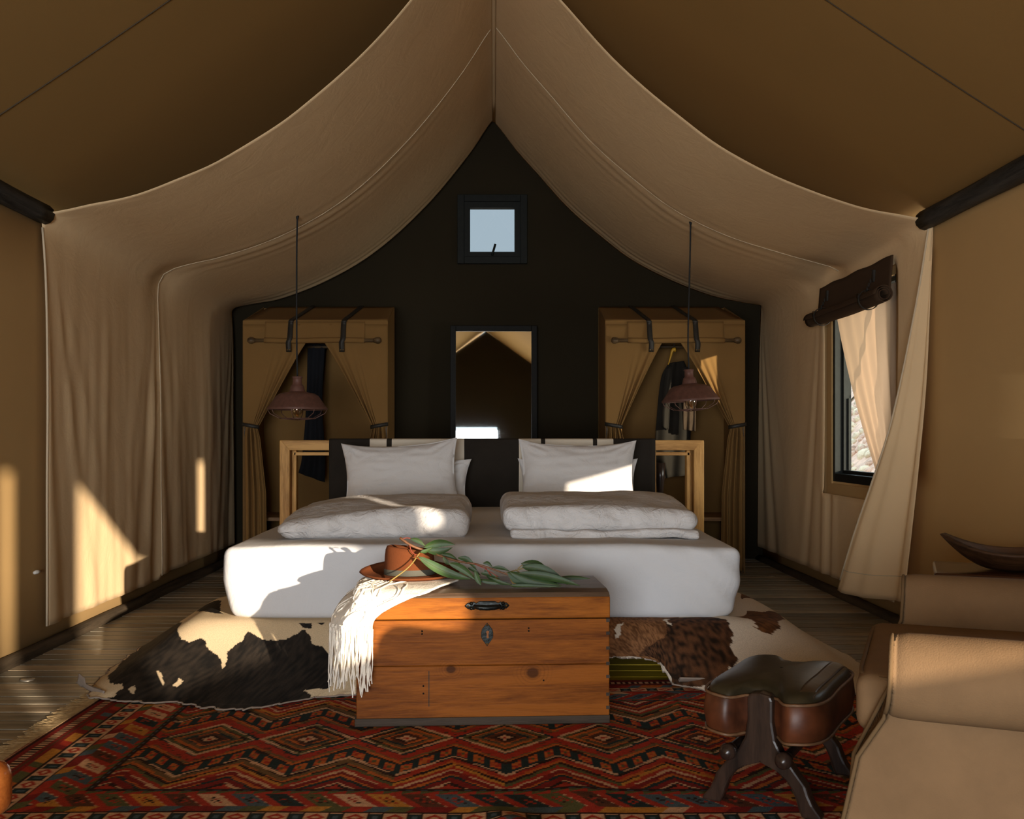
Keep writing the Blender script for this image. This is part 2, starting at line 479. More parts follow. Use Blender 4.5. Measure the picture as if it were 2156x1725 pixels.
M['leather_pipe'] = plain('leather_piping', (0.13, 0.065, 0.03), 0.5, 0, 0.3, 40, 0.3)
M['ebony'] = wood('dark_stool_wood', (0.009, 0.006, 0.005), (0.035, 0.020, 0.014), 'z', 1.0, 0.28, 0.15, 0.25)
M['mahogany'] = wood('table_mahogany', (0.025, 0.010, 0.006), (0.09, 0.035, 0.018), 'x', 1.0, 0.25, 0.15, 0.3)
M['bowl'] = wood('carved_bowl', (0.018, 0.009, 0.005), (0.085, 0.040, 0.018), 'x', 1.2, 0.5, 0.6)
M['orange_wood'] = wood('polished_orange_wood', (0.30, 0.07, 0.012), (0.55, 0.16, 0.03), 'x', 1.0, 0.2, 0.1, 0.4)
M['rug'] = attr_mat('knotted_rug', 0.95, 260, 0.6, 0.22)
M['hide'] = attr_mat('cow_hide', 0.7, 300, 0.35, 0.20, 0.08, 0.0)
M['hide_edge'] = plain('hide_flesh_side', (0.27, 0.22, 0.18), 0.8, 0, 0.1, 20)
M['fringe'] = plain('rug_fringe', (0.42, 0.30, 0.15), 0.95, 0, 0.25, 60)
M['stone'] = plain('pale_stone', (0.92, 0.69, 0.50), 0.95, 0, 0.30, 9, 0.4)
M['stone2'] = plain('pink_stone', (0.74, 0.52, 0.40), 0.95, 0, 0.30, 9, 0.4)
M['sand'] = plain('sandy_ground', (0.55, 0.42, 0.30), 0.95, 0, 0.2, 2, 0.3)
M['white_plastic'] = plain('white_toggle', (0.7, 0.68, 0.62), 0.5)
M['rope'] = plain('cream_rope', (0.5, 0.42, 0.3), 0.9, 0, 0.2, 60)
M['yellow'] = plain('yellow_hanger', (0.62, 0.33, 0.02), 0.4)

def glass_mat(name, tint, gloss=0.06):
    m, nt, b, out = base_mat(name)
    t = nt.nodes.new('ShaderNodeBsdfTransparent'); t.inputs['Color'].default_value = (*tint, 1)
    g = nt.nodes.new('ShaderNodeBsdfGlossy'); g.inputs['Roughness'].default_value = 0.02
    mx = nt.nodes.new('ShaderNodeMixShader'); mx.inputs['Fac'].default_value = gloss
    L(nt, t.outputs[0], mx.inputs[1]); L(nt, g.outputs[0], mx.inputs[2]); L(nt, mx.outputs[0], out.inputs['Surface'])
    return m
M['glass'] = glass_mat('window_glass', (0.86, 0.88, 0.86))
M['sky_dim_glass'] = glass_mat('sky_dimming_glass', (0.55, 0.56, 0.57), 0.04)  # tint added to dim the strong sky seen through the back window
M['bulb'] = glass_mat('bulb_glass', (0.92, 0.86, 0.76), 0.22)
M['filament'] = plain('copper_filament', (0.7, 0.25, 0.05), 0.3, 1.0)

# ================================================================== the tent
XL, XR, YF, YB = -2.29, 2.35, -2.7, 8.72
EAVE, RIDGE = 2.22, 3.86

# ground outside and the stone bank behind the side window
structure('ground', box(-40, 40, -40, 60, -0.5, -0.14), M['sand'], 'sandy ground around the tent', smooth=False)

# ---- deck boards
floor = thing('floor', 'weathered dark timber deck of narrow boards', None)
floor['kind'] = 'structure'
BW = 0.115
nb = int((YB - YF) / BW) + 1
plank_mesh = {}
for k in range(nb):
    y0 = YF + k * BW
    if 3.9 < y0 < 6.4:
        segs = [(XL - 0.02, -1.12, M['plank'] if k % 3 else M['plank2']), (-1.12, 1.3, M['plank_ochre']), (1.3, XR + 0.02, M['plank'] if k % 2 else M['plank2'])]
    else:
        j = (-0.7, 0.55, -0.1, 1.1)[k % 4]
        segs = [(XL - 0.02, j, M['plank'] if k % 3 else M['plank2']), (j, XR + 0.02, M['plank2'] if k % 4 == 1 else M['plank'])]
    for (a, b_, mt) in segs:
        key = (round(a, 2), round(b_, 2), mt.name)
        if key not in plank_mesh:
            V, F = box(a + 0.0015, b_ - 0.0015, 0.003, BW - 0.009, -0.03, 0.0)
            plank_mesh[key] = make_mesh('plank', V, F, mt, False)
        o = bpy.data.objects.new('plank', plank_mesh[key])
        COL.objects.link(o); o.parent = floor
        o.location = (0, y0, random.uniform(-0.002, 0.0))
structure('floor_joists', box(XL - 0.1, XR + 0.1, YF - 0.1, YB + 0.1, -0.14, -0.032), M['bed_base'], 'dark timber framing below the deck boards', smooth=False)

# ---- canvas walls
def wall_with_holes(xw, ys, zs, holes, extra=()):
    V, F = [], []
    idx = {}
    def vid(y, z):
        k = (round(y, 4), round(z, 4))
        if k not in idx: idx[k] = len(V); V.append((xw, y, z))
        return idx[k]
    for i in range(len(ys) - 1):
        for j in range(len(zs) - 1):
            yc, zc = (ys[i] + ys[i + 1]) / 2, (zs[j] + zs[j + 1]) / 2
            if any(h[0] < yc < h[1] and h[2] < zc < h[3] for h in holes): continue
            F.append((vid(ys[i], zs[j]), vid(ys[i + 1], zs[j]), vid(ys[i + 1], zs[j + 1]), vid(ys[i], zs[j + 1])))
    for poly in extra:
        F.append(tuple(vid(*p) for p in poly))
    return np.array(V, float), F

def spaced(a, b, marks, step):
    s = sorted(set([a, b] + [m for m in marks if a < m < b]))
    out = []
    for p, q in zip(s, s[1:]):
        n = max(1, int((q - p) / step)); out += list(np.linspace(p, q, n + 1)[:-1])
    return out + [b]

WIN = (5.78, 6.92, 0.76, 2.08)
# openings of the right wall: the window in view, and those beside and behind the camera that let the low sun in
holes_r = [WIN, (-1.58, -0.06, 1.04, 2.06), (3.30, 4.12, 1.06, 1.29), (-2.40, -2.29, 1.03, 2.16), (0.58, 0.72, 1.36, 2.12)]
ym = [h[0] for h in holes_r] + [h[1] for h in holes_r]
zm = [h[2] for h in holes_r] + [h[3] for h in holes_r]
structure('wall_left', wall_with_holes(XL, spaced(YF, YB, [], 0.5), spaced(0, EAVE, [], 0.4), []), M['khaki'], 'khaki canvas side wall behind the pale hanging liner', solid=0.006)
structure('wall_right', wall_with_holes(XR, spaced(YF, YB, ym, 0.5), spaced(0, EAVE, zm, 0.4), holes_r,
          extra=[[(-0.06, 1.38), (-0.06, 2.06), (-0.71, 1.55)], [(-0.71, 1.55), (-0.06, 2.06), (-1.58, 2.06)]]), M['khaki'],
          'khaki canvas side wall beside the armchair and window', solid=0.006)

def gable(y):
    return [(XL, y, 0), (XR, y, 0), (XR, y, EAVE), (0.02, y, RIDGE), (XL, y, EAVE)]
# back wall with an opening for the small square window
BWX = W(968, 0, 8.72)[0], W(1105, 0, 8.72)[0]
BWZ = W(0, 552, 8.72)[2], W(0, 417, 8.72)[2]
Vb = [(XL, YB, 0), (XR, YB, 0), (XR, YB, EAVE), (0.02, YB, RIDGE), (XL, YB, EAVE),
      (BWX[0], YB, BWZ[0]), (BWX[1], YB, BWZ[0]), (BWX[1], YB, BWZ[1]), (BWX[0], YB, BWZ[1])]
structure('wall_back', (Vb, [(0, 1, 6, 5), (1, 2, 7, 6), (2, 3, 7), (3, 8, 7), (3, 4, 8), (4, 0, 5, 8)]), M['dark_canvas'],
          'dark brown canvas gable wall behind the bed', solid=0.006, smooth=False)
# front wall behind the camera: dark gable over a wide open entrance
Vf = [(XL, YF, 0), (-2.0, YF, 0), (-2.0, YF, 1.93), (0.24, YF, 1.93), (0.24, YF, 0), (XR, YF, 0), (XR, YF, EAVE), (0.02, YF, RIDGE), (XL, YF, EAVE)]
structure('wall_front', (Vf, [(0, 1, 2, 8), (2, 3, 7, 8), (3, 6, 7), (4, 5, 6, 3)]), M['dark_canvas'], 'dark canvas entrance gable with an open doorway', solid=0.006, smooth=False)

# roof canvas
def roof_f(U, Vv):
    X = np.where(U < 0, -U * (XL - 0.05), U * (XR + 0.05))
    Z = RIDGE + 0.03 - np.abs(U) * (RIDGE - EAVE + 0.02) - 0.04 * np.sin(np.abs(U) * PI)
    return X, Vv, Z
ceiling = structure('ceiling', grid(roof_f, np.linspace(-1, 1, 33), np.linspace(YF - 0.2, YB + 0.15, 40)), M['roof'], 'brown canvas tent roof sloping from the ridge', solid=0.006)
for ys_ in (4.16, 1.6):
    pts = []
    for u in np.linspace(-0.995, 0.995, 61):
        x, y, z = roof_f(np.array(u), np.array(ys_)); pts.append((float(x), ys_, float(z) - 0.006))
    add('seam', tube(pts, 0.0028, 5), M['seam'], ceiling)

def log_along_y(name, x, z, r, label, mat, y0=YF, y1=YB, amp=0.012):
    ys = np.linspace(y0, y1, 60)
    pts = [(x + amp * nz((0, y, 0), 0.9, x), y, z + amp * nz((0, y, 0), 0.8, x + 5)) for y in ys]
    rr = [r * (1 + 0.10 * nz((0, y, 0), 1.7, x + 9)) for y in ys]
    return structure(name, tube(pts, rr, 12), mat, label)
log_along_y('baseboard_left', XL + 0.035, 0.0, 0.042, 'dark round log along the foot of the left canvas wall', M['log'])
log_along_y('baseboard_right', XR - 0.035, 0.0, 0.042, 'dark round log along the foot of the right canvas wall', M['log'])
log_along_y('trim_1', XL + 0.03, EAVE - 0.04, 0.050, 'black eave pole along the top of the left wall', M['pole'], YF, 5.02)
log_along_y('trim_2', XR - 0.045, EAVE + 0.005, 0.052, 'black eave pole along the top of the right wall', M['pole'], YF, 5.34)

# ------------------------------------------------------------------ pale liner over the bed
PROF = np.array([(-2.27, 2.185), (-2.05, 2.225), (-1.84, 2.265), (-1.50, 2.395), (-1.16, 2.578), (-0.87, 2.795), (-0.60, 3.05), (-0.40, 3.275), (-0.2, 3.53), (-0.06, 3.74), (-0.012, 3.80)])
PROFR = np.array([(0.012, 3.80), (0.07, 3.73), (0.2, 3.56), (0.38, 3.36), (0.655, 3.055), (0.95, 2.80), (1.22, 2.60), (1.57, 2.42), (1.90, 2.30), (2.15, 2.245), (2.33, 2.215)])
def prof(P, n):
    return smooth_path(np.column_stack([P, np.zeros(len(P))]), n)[:, :2]
pl, pr = prof(PROF, 70), prof(PROFR, 70)
YL0, YR0, YE = 5.0, 5.30, 8.62
SEAM_Y = 6.65
def eave_soft(y, y0):
    """0 where the liner is tied at its ends and lightly at the seam, 1 in between"""
    t = max(0.0, min(1.0, (y - y0) / (YE - y0)))
    return (math.sin(t * PI) ** 0.6) * (1 - 0.55 * math.exp(-((y - SEAM_Y) / 0.22) ** 2)) if 0 < t < 1 else 0.0
EV_Z, EV_X = 0.07, 0.04
def roof_point(x, z, y, y0):
    out = abs(x) / 2.3
    t = (y - y0) / (YE - y0)
    dz = -0.035 * math.sin(max(0, min(1, t)) * PI) * math.sin(min(1, out * 1.2) * PI)     # sag between the ends
    dz += 0.004 * math.exp(-((y - SEAM_Y) / 0.05) ** 2) * (0.3 + 0.7 * out)               # drawn up at the seam
    w = math.sin((y - SEAM_Y) * 42 + 4 * nz((x, 0, 0), 0.8)) * math.exp(-((y - SEAM_Y - 0.12) / 0.22) ** 2)
    dz += 0.004 * w * math.sin(min(1, out) * PI)
    dz += 0.007 * math.sin((y - YE) * 46) * math.exp(-((y - YE) / 0.22) ** 2) * math.sin(min(1, out) * PI)
    dz += 0.008 * math.exp(-((y - y0) / 0.05) ** 2) * nz((x * 3, 0, 0), 1.3, 3)
    e_ = eave_soft(y, y0); q_ = max(0.0, (abs(x) - 1.70) / 0.60)
    return np.array((x - math.copysign(EV_X * e_ * q_ ** 3, x), y, z + dz - EV_Z * e_ * q_ ** 2.2 + 0.004 * nz((x, y, 0), 2.0) * (1 - q_)))
def folds(y, z, ztop, srcs):
    s = 0.0
    for (ys, k, wdt, amp) in srcs:
        h = ztop - z + 0.25
        ph = (y - ys) / h
        s += 0.75 * amp * min(1.0, max(0.0, ztop - z) / 0.8) * math.sin(ph * k * 0.7 + 3.2 * nz((ph * 6, ys, 0), 1, ys)) * math.exp(-(ph / wdt) ** 2) * (0.55 + 0.9 * nz((ph * 9, 3, 0), 1, ys + 2))
    return s
def wall_left_point(y, z):
    zz = z if y < SEAM_Y else z + 0.03 * (1 - z / 2.2)
    d = folds(y, z, 2.15, [(YL0 - 0.02, 46, 0.45, 0.016), (SEAM_Y, 44, 0.30, 0.022), (YE, 46, 0.28, 0.022)])
    d += 0.010 * nz((0, y * 2.4, z * 0.5), 1.2, 4) * min(1, (2.2 - z)) + 0.008 * nz((0, y * 11, z * 1.3), 1.0, 9) * min(1, (2.2 - z))
    bulge = 0.05 * (1 - z / 2.2) * math.sin((y - YL0) / (YE - YL0) * PI)
    return np.array((-2.245 + d + bulge * 0.4, y, zz))
CUT = (5.72, 6.97, 0.675, 2.085)
def wall_right_point(y, z):
    d = folds(y, z, 2.2, [(6.98, 44, 0.28, 0.018), (8.7, 46, 0.34, 0.024)]) if y > CUT[1] - 0.01 else 0.0
    d += 0.008 * nz((0, y * 2.2, z * 0.5), 1.2, 14) * min(1, (2.25 - z))
    if z < 0.7: d += 0.012 * math.sin((y - 6.9) * 30) * math.exp(-((y - 6.9) / 0.18) ** 2)
    return np.array((2.315 - d - 0.02 * (1 - z / 2.2), y, z))
def window_hold(y):
    """1 along the side window, where the frame keeps the liner flat against the wall"""
    return 0.8 / (1 + math.exp(-(y - 5.55) / 0.05)) / (1 + math.exp((y - 7.15) / 0.05))
def liner_side(p, y0, ys, zs, wall_point, skip=None, flat=lambda y: 0.0):
    """one continuous sheet: ridge, roof slope, soft eave, side wall"""
    nzs = len(zs); rows = []
    for y in ys:
        roof_row = [roof_point(x, z, y, y0) for x, z in p]              # eave to ridge
        top = wall_point(y, zs[-1]); dl = roof_row[0] - top
        wall_row = []
        for z in zs[:-1]:
            q_ = max(0.0, (z - 1.55) / (zs[-1] - 1.55))
            wall_row.append(wall_point(y, z) + dl * q_ ** 2.4)
        row = np.array(wall_row + roof_row)
        e_ = eave_soft(y, y0) * (1 - flat(y)); c = nzs - 1
        for _ in range(int(34 * e_)):
            a0, a1 = c - 9, c + 10
            row[a0:a1] = 0.5 * row[a0:a1] + 0.25 * (row[a0 - 1:a1 - 1] + row[a0 + 1:a1 + 1])
        rows.append(row)
    G = np.array(rows); nr = G.shape[1]
    F = []
    for i in range(len(ys) - 1):
        for j in range(nr - 1):
            if skip is not None and j < nzs - 1 and skip((ys[i] + ys[i + 1]) / 2, (zs[j] + zs[j + 1]) / 2): continue
            F.append((i * nr + j, (i + 1) * nr + j, (i + 1) * nr + j + 1, i * nr + j + 1))
    return G, F
def nearest(ys, y): return int(np.argmin(np.abs(np.array(ys) - y)))
liner = thing('canvas_liner', 'pale cotton liner draped under the roof and down both sides of the bed', 'tent liner', (0, 6.8, 0))
ysl = list(np.linspace(YL0, YE, 130)); zsl = list(np.linspace(0.115, 2.185, 60))
GL, FL = liner_side(pl, YL0, ysl, zsl, wall_left_point)
sl = add('liner_half', (GL.reshape(-1, 3), FL), M['liner'], liner, True, solid=0.003)
i_ = nearest(ysl, SEAM_Y)
add('seam', tube(GL[i_][::3] + np.array((0.002, 0, -0.002)), 0.0035, 5), M['hem'], sl, True)
add('hem', tube(GL[0][0:60:3], 0.006, 6), M['hem'], sl, True)
ysr_ = spaced(YR0, 8.70, [CUT[0], CUT[1], SEAM_Y], 0.03); zsr_ = spaced(0.115, 2.215, [CUT[2], CUT[3]], 0.04)
def skip_r(yc, zc):
    if CUT[0] < yc < CUT[1] and CUT[2] < zc < CUT[3]: return True
    return yc < CUT[0] and zc < 2.02 - (yc - YR0) * 2.2
GR, FR_ = liner_side(pr[::-1], YR0, ysr_, zsr_, wall_right_point, skip_r, window_hold)
sr = add('liner_half', (GR.reshape(-1, 3), FR_), M['liner'], liner, True, solid=0.003)
i_ = nearest(ysr_, SEAM_Y)
add('seam', tube(GR[i_][len(zsr_) - 1::3] + np.array((-0.002, 0, -0.002)), 0.0035, 5), M['hem'], sr, True)
add('ridge_seam', tube([(0, y, 3.80) for y in np.linspace(5.1, YE, 8)], 0.014, 6), M['liner'], liner, True)
# the loose front flap, swung in from the corner
lp = [(1960, 452, 2.325), (1930, 640, 2.27), (1882, 870, 2.20), (1842, 1000, 2.15), (1802, 1115, 2.10), (1763, 1243, 2.05)]
rp = [(1966, 450, 2.335), (1960, 600, 2.33), (1951, 800, 2.32), (1937, 960, 2.31), (1921, 1110, 2.30), (1903, 1268, 2.28)]
LP = smooth_path([W(px, py, x * F_PX / (px - CX)) for px, py, x in lp], 60)
RP = smooth_path([W(px, py, x * F_PX / (px - CX)) for px, py, x in rp], 60)
V = []
for i in range(60):
    for j in range(36):
        t = j / 35
        p = LP[i] * (1 - t) + RP[i] * t
        w = (i / 59)
        p = p + np.array((-0.055 * w * math.sin(t * 5.2 + 0.5) * math.sin(t * PI) - 0.02 * w * math.sin(t * 15) * math.sin(t * PI), 0, -0.012 * w * math.sin(t * PI)))
        V.append(p)
flap = add('front_flap', (np.array(V), grid_faces(60, 36)), M['liner'], liner, True, solid=0.003)
add('hem', tube(LP[::3] + np.array((-0.002, 0, 0)), 0.006, 6), M['hem'], flap, True)
add('bottom_hem', tube([V[55 * 36 + j] + np.array((-0.004, -0.003, 0)) for j in range(36)], 0.0022, 5), M['hem'], flap, True)
for x, y, z, e in ((-2.27, 5.0, 2.20, -0.09), (2.335, 5.33, 2.245, -0.10)):
    add('tie_cord', tube(smooth_path([(x, y, z), (x * 0.999, y + e * 0.5, z + 0.012), (x * 0.995, y + e, z + 0.02)], 8), 0.004, 6), M['rope'], liner, True)
# little toggle on the wall behind the liner
tg = add('wall_toggle', lathe([(0, -0.02), (0.008, -0.02), (0.011, 0), (0.008, 0.03), (0, 0.03)], 10), M['white_plastic'])
tg.rotation_euler = (PI / 2, 0, 0)
tg.location = (XL + 0.014, 4.97, W(94, 1203, 5.0)[2])
tag(tg, 'tiny white plastic toggle on the khaki wall at the liner edge', 'toggle')

# ------------------------------------------------------------------ side window, blind and gauze
def frame_x(x0, x1, y0, y1, z0, z1, w):
    return join(box(x0, x1, y0, y0 + w, z0, z1), box(x0, x1, y1 - w, y1, z0, z1),
                box(x0, x1, y0 + w, y1 - w, z0, z0 + w), box(x0, x1, y0 + w, y1 - w, z1 - w, z1))
win = thing('window_1', 'dark framed awning window in the right canvas wall', None, (XR, 6.35, WIN[2]))
win['kind'] = 'structure'
add('surround', frame_x(2.335, 2.352, CUT[0] - 0.03, CUT[1] + 0.03, CUT[2] - 0.03, CUT[3] + 0.03, 0.10), M['khaki'], win, True, smooth=False)
add('frame', frame_x(2.345, 2.46, WIN[0], WIN[1], WIN[2], WIN[3], 0.055), M['frame_dark'], win, True, smooth=False, bevel=0.004)
add('inner_frame', frame_x(2.40, 2.44, WIN[0] + 0.055, WIN[1] - 0.055, WIN[2] + 0.055, WIN[3] - 0.055, 0.022), M['frame_dark'], win, True, smooth=False)
add('slide_rail', box(2.428, 2.446, WIN[1] - 0.094, WIN[1] - 0.076, WIN[2] + 0.08, 1.33), M['frame_dark'], win, True, smooth=False)
sash = add('sash', moved(frame_x(-0.012, 0.012, WIN[0] + 0.06, WIN[1] - 0.06, -1.22, 0, 0.035), 2.455, 0, WIN[3] - 0.06, ry=-0.42), M['frame_dark'], win, True, smooth=False)
add('pane', moved(box(-0.003, 0.003, WIN[0] + 0.09, WIN[1] - 0.09, -1.18, -0.03), 2.455, 0, WIN[3] - 0.06, ry=-0.42), M['glass'], sash, True, smooth=False)
add('stay_arm', tube([(2.435, WIN[1] - 0.085, 1.30), (2.55, WIN[1] - 0.10, 1.43), (2.72, WIN[1] - 0.12, 1.58)], 0.008, 6), M['alu'], win, True)

blind = thing('roll_up_blind', 'dark brown canvas blind rolled up over the side window', 'window blind', (2.30, 6.35, 1.84))
def bl(U, Vv):
    return 2.262 + 0.016 * Vv, 5.695 + U * 1.27, 1.90 + Vv * 0.205 + 0.004 * np.sin(U * 18)
add('panel', grid(bl, np.linspace(0, 1, 40), np.linspace(0, 1, 8)), M['blind'], blind, True, solid=0.006)
th = np.linspace(0, 5 * PI, 90)
prof_sp = [(2.232 + (0.022 + 0.030 * t / (5 * PI)) * math.cos(t), 1.885 + (0.022 + 0.030 * t / (5 * PI)) * math.sin(t)) for t in th]
ysr = np.linspace(5.70, 7.03, 24)
V = [(x + 0.004 * nz((0, y, 0), 4, 2), y, z + 0.004 * nz((0, y, 3), 3, 5) - 0.01 * math.sin((y - 5.70) / 1.33 * PI)) for (x, z) in prof_sp for y in ysr]
roll = add('roll', (np.array(V), grid_faces(len(prof_sp), len(ysr))), M['blind'], blind, True, solid=0.004)
for ys_ in (5.95, 6.78):
    c = (2.232, 1.883)
    ring = [(c[0] + 0.060 * math.cos(a), ys_ + 0.004 * math.sin(a), c[1] + 0.060 * math.sin(a)) for a in np.linspace(0, 2 * PI, 25)]
    V = []
    for p in ring:
        V += [(p[0], p[1] - 0.012, p[2]), (p[0], p[1] + 0.012, p[2])]
    st = add('strap', (np.array(V), [(2 * i, 2 * i + 1, 2 * i + 3, 2 * i + 2) for i in range(24)]), M['strap'], blind, True, solid=0.004)
    add('upper_strap', join(box(2.258, 2.272, ys_ - 0.013, ys_ + 0.013, 1.99, 2.06)), M['strap'], blind, True, smooth=False)
    for q in range(4):
        z = 1.995 - q * 0.024
        lk = [(2.246 - 0.010 * q + 0.006 * math.cos(a) * (q % 2), ys_ + 0.008 * math.cos(a) * (1 - 0.5 * (q % 2)), z + 0.015 * math.sin(a)) for a in np.linspace(0, 2 * PI, 13)]
        add('chain_link', tube(lk, 0.0024, 5, False), M['strap'], st, True)
    add('buckle', tube([(2.170, ys_ + a, 1.905 + b_) for a, b_ in ((-0.015, -0.014), (0.015, -0.014), (0.015, 0.014), (-0.015, 0.014), (-0.015, -0.014))], 0.0025, 5), M['strap'], st, True)

V = []
NU, NV = 70, 40
for i in range(NU):
    u = i / (NU - 1)
    for j in range(NV):
        v = j / (NV - 1)
        ytop = 5.745 + 1.03 * u
        ybot = 5.735 + 0.20 * u
        e = v ** 1.15
        y = ytop * (1 - e) + ybot * e
        z = 1.96 - 1.21 * v - 0.05 * math.sin(v * PI) * u
        x = 2.319 + 0.008 * math.sin(u * 34 + 1.5 * v) * (0.5 + 0.5 * v) + 0.003 * math.sin(u * 11)
        V.append((x, y, z))
gz = add('gauze_curtain', (np.array(V), grid_faces(NU, NV)), M['sheer'], base=True)
tag(gz, 'sheer cream gauze curtain drawn aside in the side window', 'curtain')

# stone bank outside
bank = thing('stone_bank', 'bank of loose pale stones outside the side window', 'stone bank', (4.6, 12.0, -0.14))
def bank_f(U, Vv):
    X = 3.7 + 2.6 * Vv; Y = 8.0 + 9.0 * U
    return X, Y, -0.14 + 2.5 * Vv ** 0.85
add('slope', grid(bank_f, np.linspace(0, 1, 30), np.linspace(0, 1, 14)), M['stone2'], bank, True)
stone_meshes = []
for q in range(6):
    ico = []
    a = np.linspace(0, PI, 5); b_ = np.arange(6) * 2 * PI / 6
    V = [(0, 0, 1.0)] + [(math.sin(t) * math.cos(s + k * 0.5), math.sin(t) * math.sin(s + k * 0.5), math.cos(t)) for k, t in enumerate(a[1:-1]) for s in b_] + [(0, 0, -1.0)]
    V = np.array(V) * (1 + 0.45 * (rng.random((len(V), 1)) - 0.5)) * np.array([1, 0.85, 0.7])
    F = [(0, 1 + i, 1 + (i + 1) % 6) for i in range(6)]
    for k in range(2):
        F += [(1 + k * 6 + i, 7 + k * 6 + i, 7 + k * 6 + (i + 1) % 6, 1 + k * 6 + (i + 1) % 6) for i in range(6)]
    F += [(13 + i, 19, 13 + (i + 1) % 6) for i in range(6)]
    stone_meshes.append(make_mesh('stone', V, F, M['stone'] if q % 2 else M['stone2'], True))
cnt = 0
while cnt < 300:
    yy = random.uniform(9.6, 14.6); t = random.uniform(0.22, 0.92)
    X, Y, Z = bank_f(np.array((yy - 8) / 9), np.array(t))
    ratio = float(X) / float(Y)
    if not 0.30 < ratio < 0.44: continue
    o = bpy.data.objects.new('stone', random.choice(stone_meshes)); COL.objects.link(o); o.parent = bank
    p = to_local(np.array([[float(X), float(Y), float(Z)]]), bank)[0]
    o.location = p; s = random.uniform(0.045, 0.10)
    o.scale = (s, s * random.uniform(.8, 1.3), s); o.rotation_euler = (random.uniform(-.6, .6), random.uniform(-1, 0.2), random.uniform(0, 6))
    cnt += 1

# small square window in the back wall
def frame_y(x0, x1, y0, y1, z0, z1, w):
    return join(box(x0, x0 + w, y0, y1, z0, z1), box(x1 - w, x1, y0, y1, z0, z1),
                box(x0 + w, x1 - w, y0, y1, z0, z0 + w), box(x0 + w, x1 - w, y0, y1, z1 - w, z1))
bwin = thing('window_2', 'small square window high in the dark back wall', None, ((BWX[0] + BWX[1]) / 2, YB, BWZ[0]))
bwin['kind'] = 'structure'
add('frame', frame_y(BWX[0] - 0.02, BWX[1] + 0.02, YB - 0.05, YB + 0.03, BWZ[0] - 0.02, BWZ[1] + 0.02, 0.06), M['frame_dark'], bwin, True, smooth=False, bevel=0.004)
sash2 = add('sash', frame_y(BWX[0] + 0.035, BWX[1] - 0.035, YB - 0.03, YB + 0.05, BWZ[0] + 0.03, BWZ[1] - 0.035, 0.055), M['frame_dark'], bwin, True, smooth=False)
add('pane', box(BWX[0] + 0.06, BWX[1] - 0.06, YB + 0.01, YB + 0.016, BWZ[0] + 0.06, BWZ[1] - 0.06), M['sky_dim_glass'], sash2, True, smooth=False)
p0, p1 = W(1036, 538, 8.66), W(1043, 514, 8.66)
add('stay_arm', tube([p0, p1], 0.010, 6), M['frame_dark'], bwin, True)

# ================================================================== bed
BX0, BX1, BYF, BYB = -1.215, 1.105, 4.40, 6.58
BXC = (BX0 + BX1) / 2
bed = thing('bed', 'wide white sheeted bed with a pale pine headboard frame', 'bed', (BXC, 5.5, 0))
add('platform', join(box(BX0 - 0.02, BX1 + 0.05, BYF + 0.10, BYB, 0.15, 0.249), box(BX0 + 0.1, BX1 - 0.1, BYF + 0.5, BYB - 0.2, 0.0, 0.15)), M['bed_base'], bed, True, smooth=False)
V, F = rbox((BX1 - BX0) / 2, (BYB - BYF) / 2, 0.165, 0.040, 70, 44, 12, 4)
V = V.copy()
for i in range(len(V)):
    x, y, z = V[i]
    u, v, w = x / ((BX1 - BX0) / 2), y / ((BYB - BYF) / 2), z / 0.165
    # tuck in at the foot, round the corners, rise slightly to the head, pull folds at the right front corner
    tuck = 0.042 * max(0, -w) ** 1.2 + 0.006 * max(0, w) ** 3
    x -= tuck * u * (1 if abs(u) > .8 else 0) * (abs(u) - .8) / .2
    rr = max(0, abs(u) - 0.86) / 0.14
    y += 0.045 * rr ** 2 * (1 if v < -0.9 else 0)
    if w > 0.2: z += 0.018 * (v + 1) / 2
    z += 0.006 * nz((x, y, 0), 2.5) * (1 if w > 0.5 else 0)
    z -= 0.018 * max(0, abs(u) - 0.55) / 0.45 * (1 if w > 0.3 else 0)
    if v < -0.95:
        y += 0.010 * nz((x * 1.5, 0, z * 1.5), 2.2, 3)
        q = (u - 0.45) / 0.55
        if q > 0:
            y += 0.010 * q * math.sin((x * 0.8 + z) * 46 + 2 * nz((x, 0, z), 3))
    V[i] = (x + BXC, y + (BYF + BYB) / 2, z + 0.258 + 0.165)
mattress = add('mattress', (V, F), M['sheet'], bed, True)
HB = 6.66
def ph(px): return (px - CX) / F_PX * HB
def pz(py): return CAM_H - (py - CY) / F_PX * HB
hx0, hx1, hz = ph(591), ph(1480), pz(927)
PW = 0.068
def post(name, x0, x1, y0, y1, z0, z1, m='pine'):
    return add(name, box(x0, x1, y0, y1, z0, z1), M[m], bed, True, smooth=False, bevel=0.006)
post('headboard_post', hx0, hx0 + PW, HB - 0.04, HB + 0.05, 0, hz - 0.001)
post('headboard_post', hx1 - PW, hx1, HB - 0.04, HB + 0.05, 0, hz - 0.001)
add('headboard_rail', prism([(hx0 + 0.004, hz), (hx1 - 0.004, hz), (hx1 - PW + 0.002, hz - PW), (hx0 + PW - 0.002, hz - PW)], HB - 0.042, HB + 0.052), M['pine_rail'], bed, True, smooth=False, bevel=0.005)
for a, b_ in ((hx0 + PW, hx0 + PW + 0.022), (hx1 - PW - 0.022, hx1 - PW)):
    post('rebate_strip', a, b_, HB + 0.030, HB + 0.05, 0, hz - PW)
for a, b_ in ((hx0 + PW + 0.022, hx0 + PW + 0.042), (hx1 - PW - 0.046, hx1 - PW - 0.022)):
    post('inner_stile', a, b_, HB - 0.03, HB + 0.04, 0, hz - PW)
add('inner_rail', box(hx0 + PW + 0.02, hx1 - PW - 0.02, HB - 0.03, HB + 0.04, hz - PW - 0.034, hz - PW - 0.012), M['pine_rail'], bed, True, smooth=False, bevel=0.003)
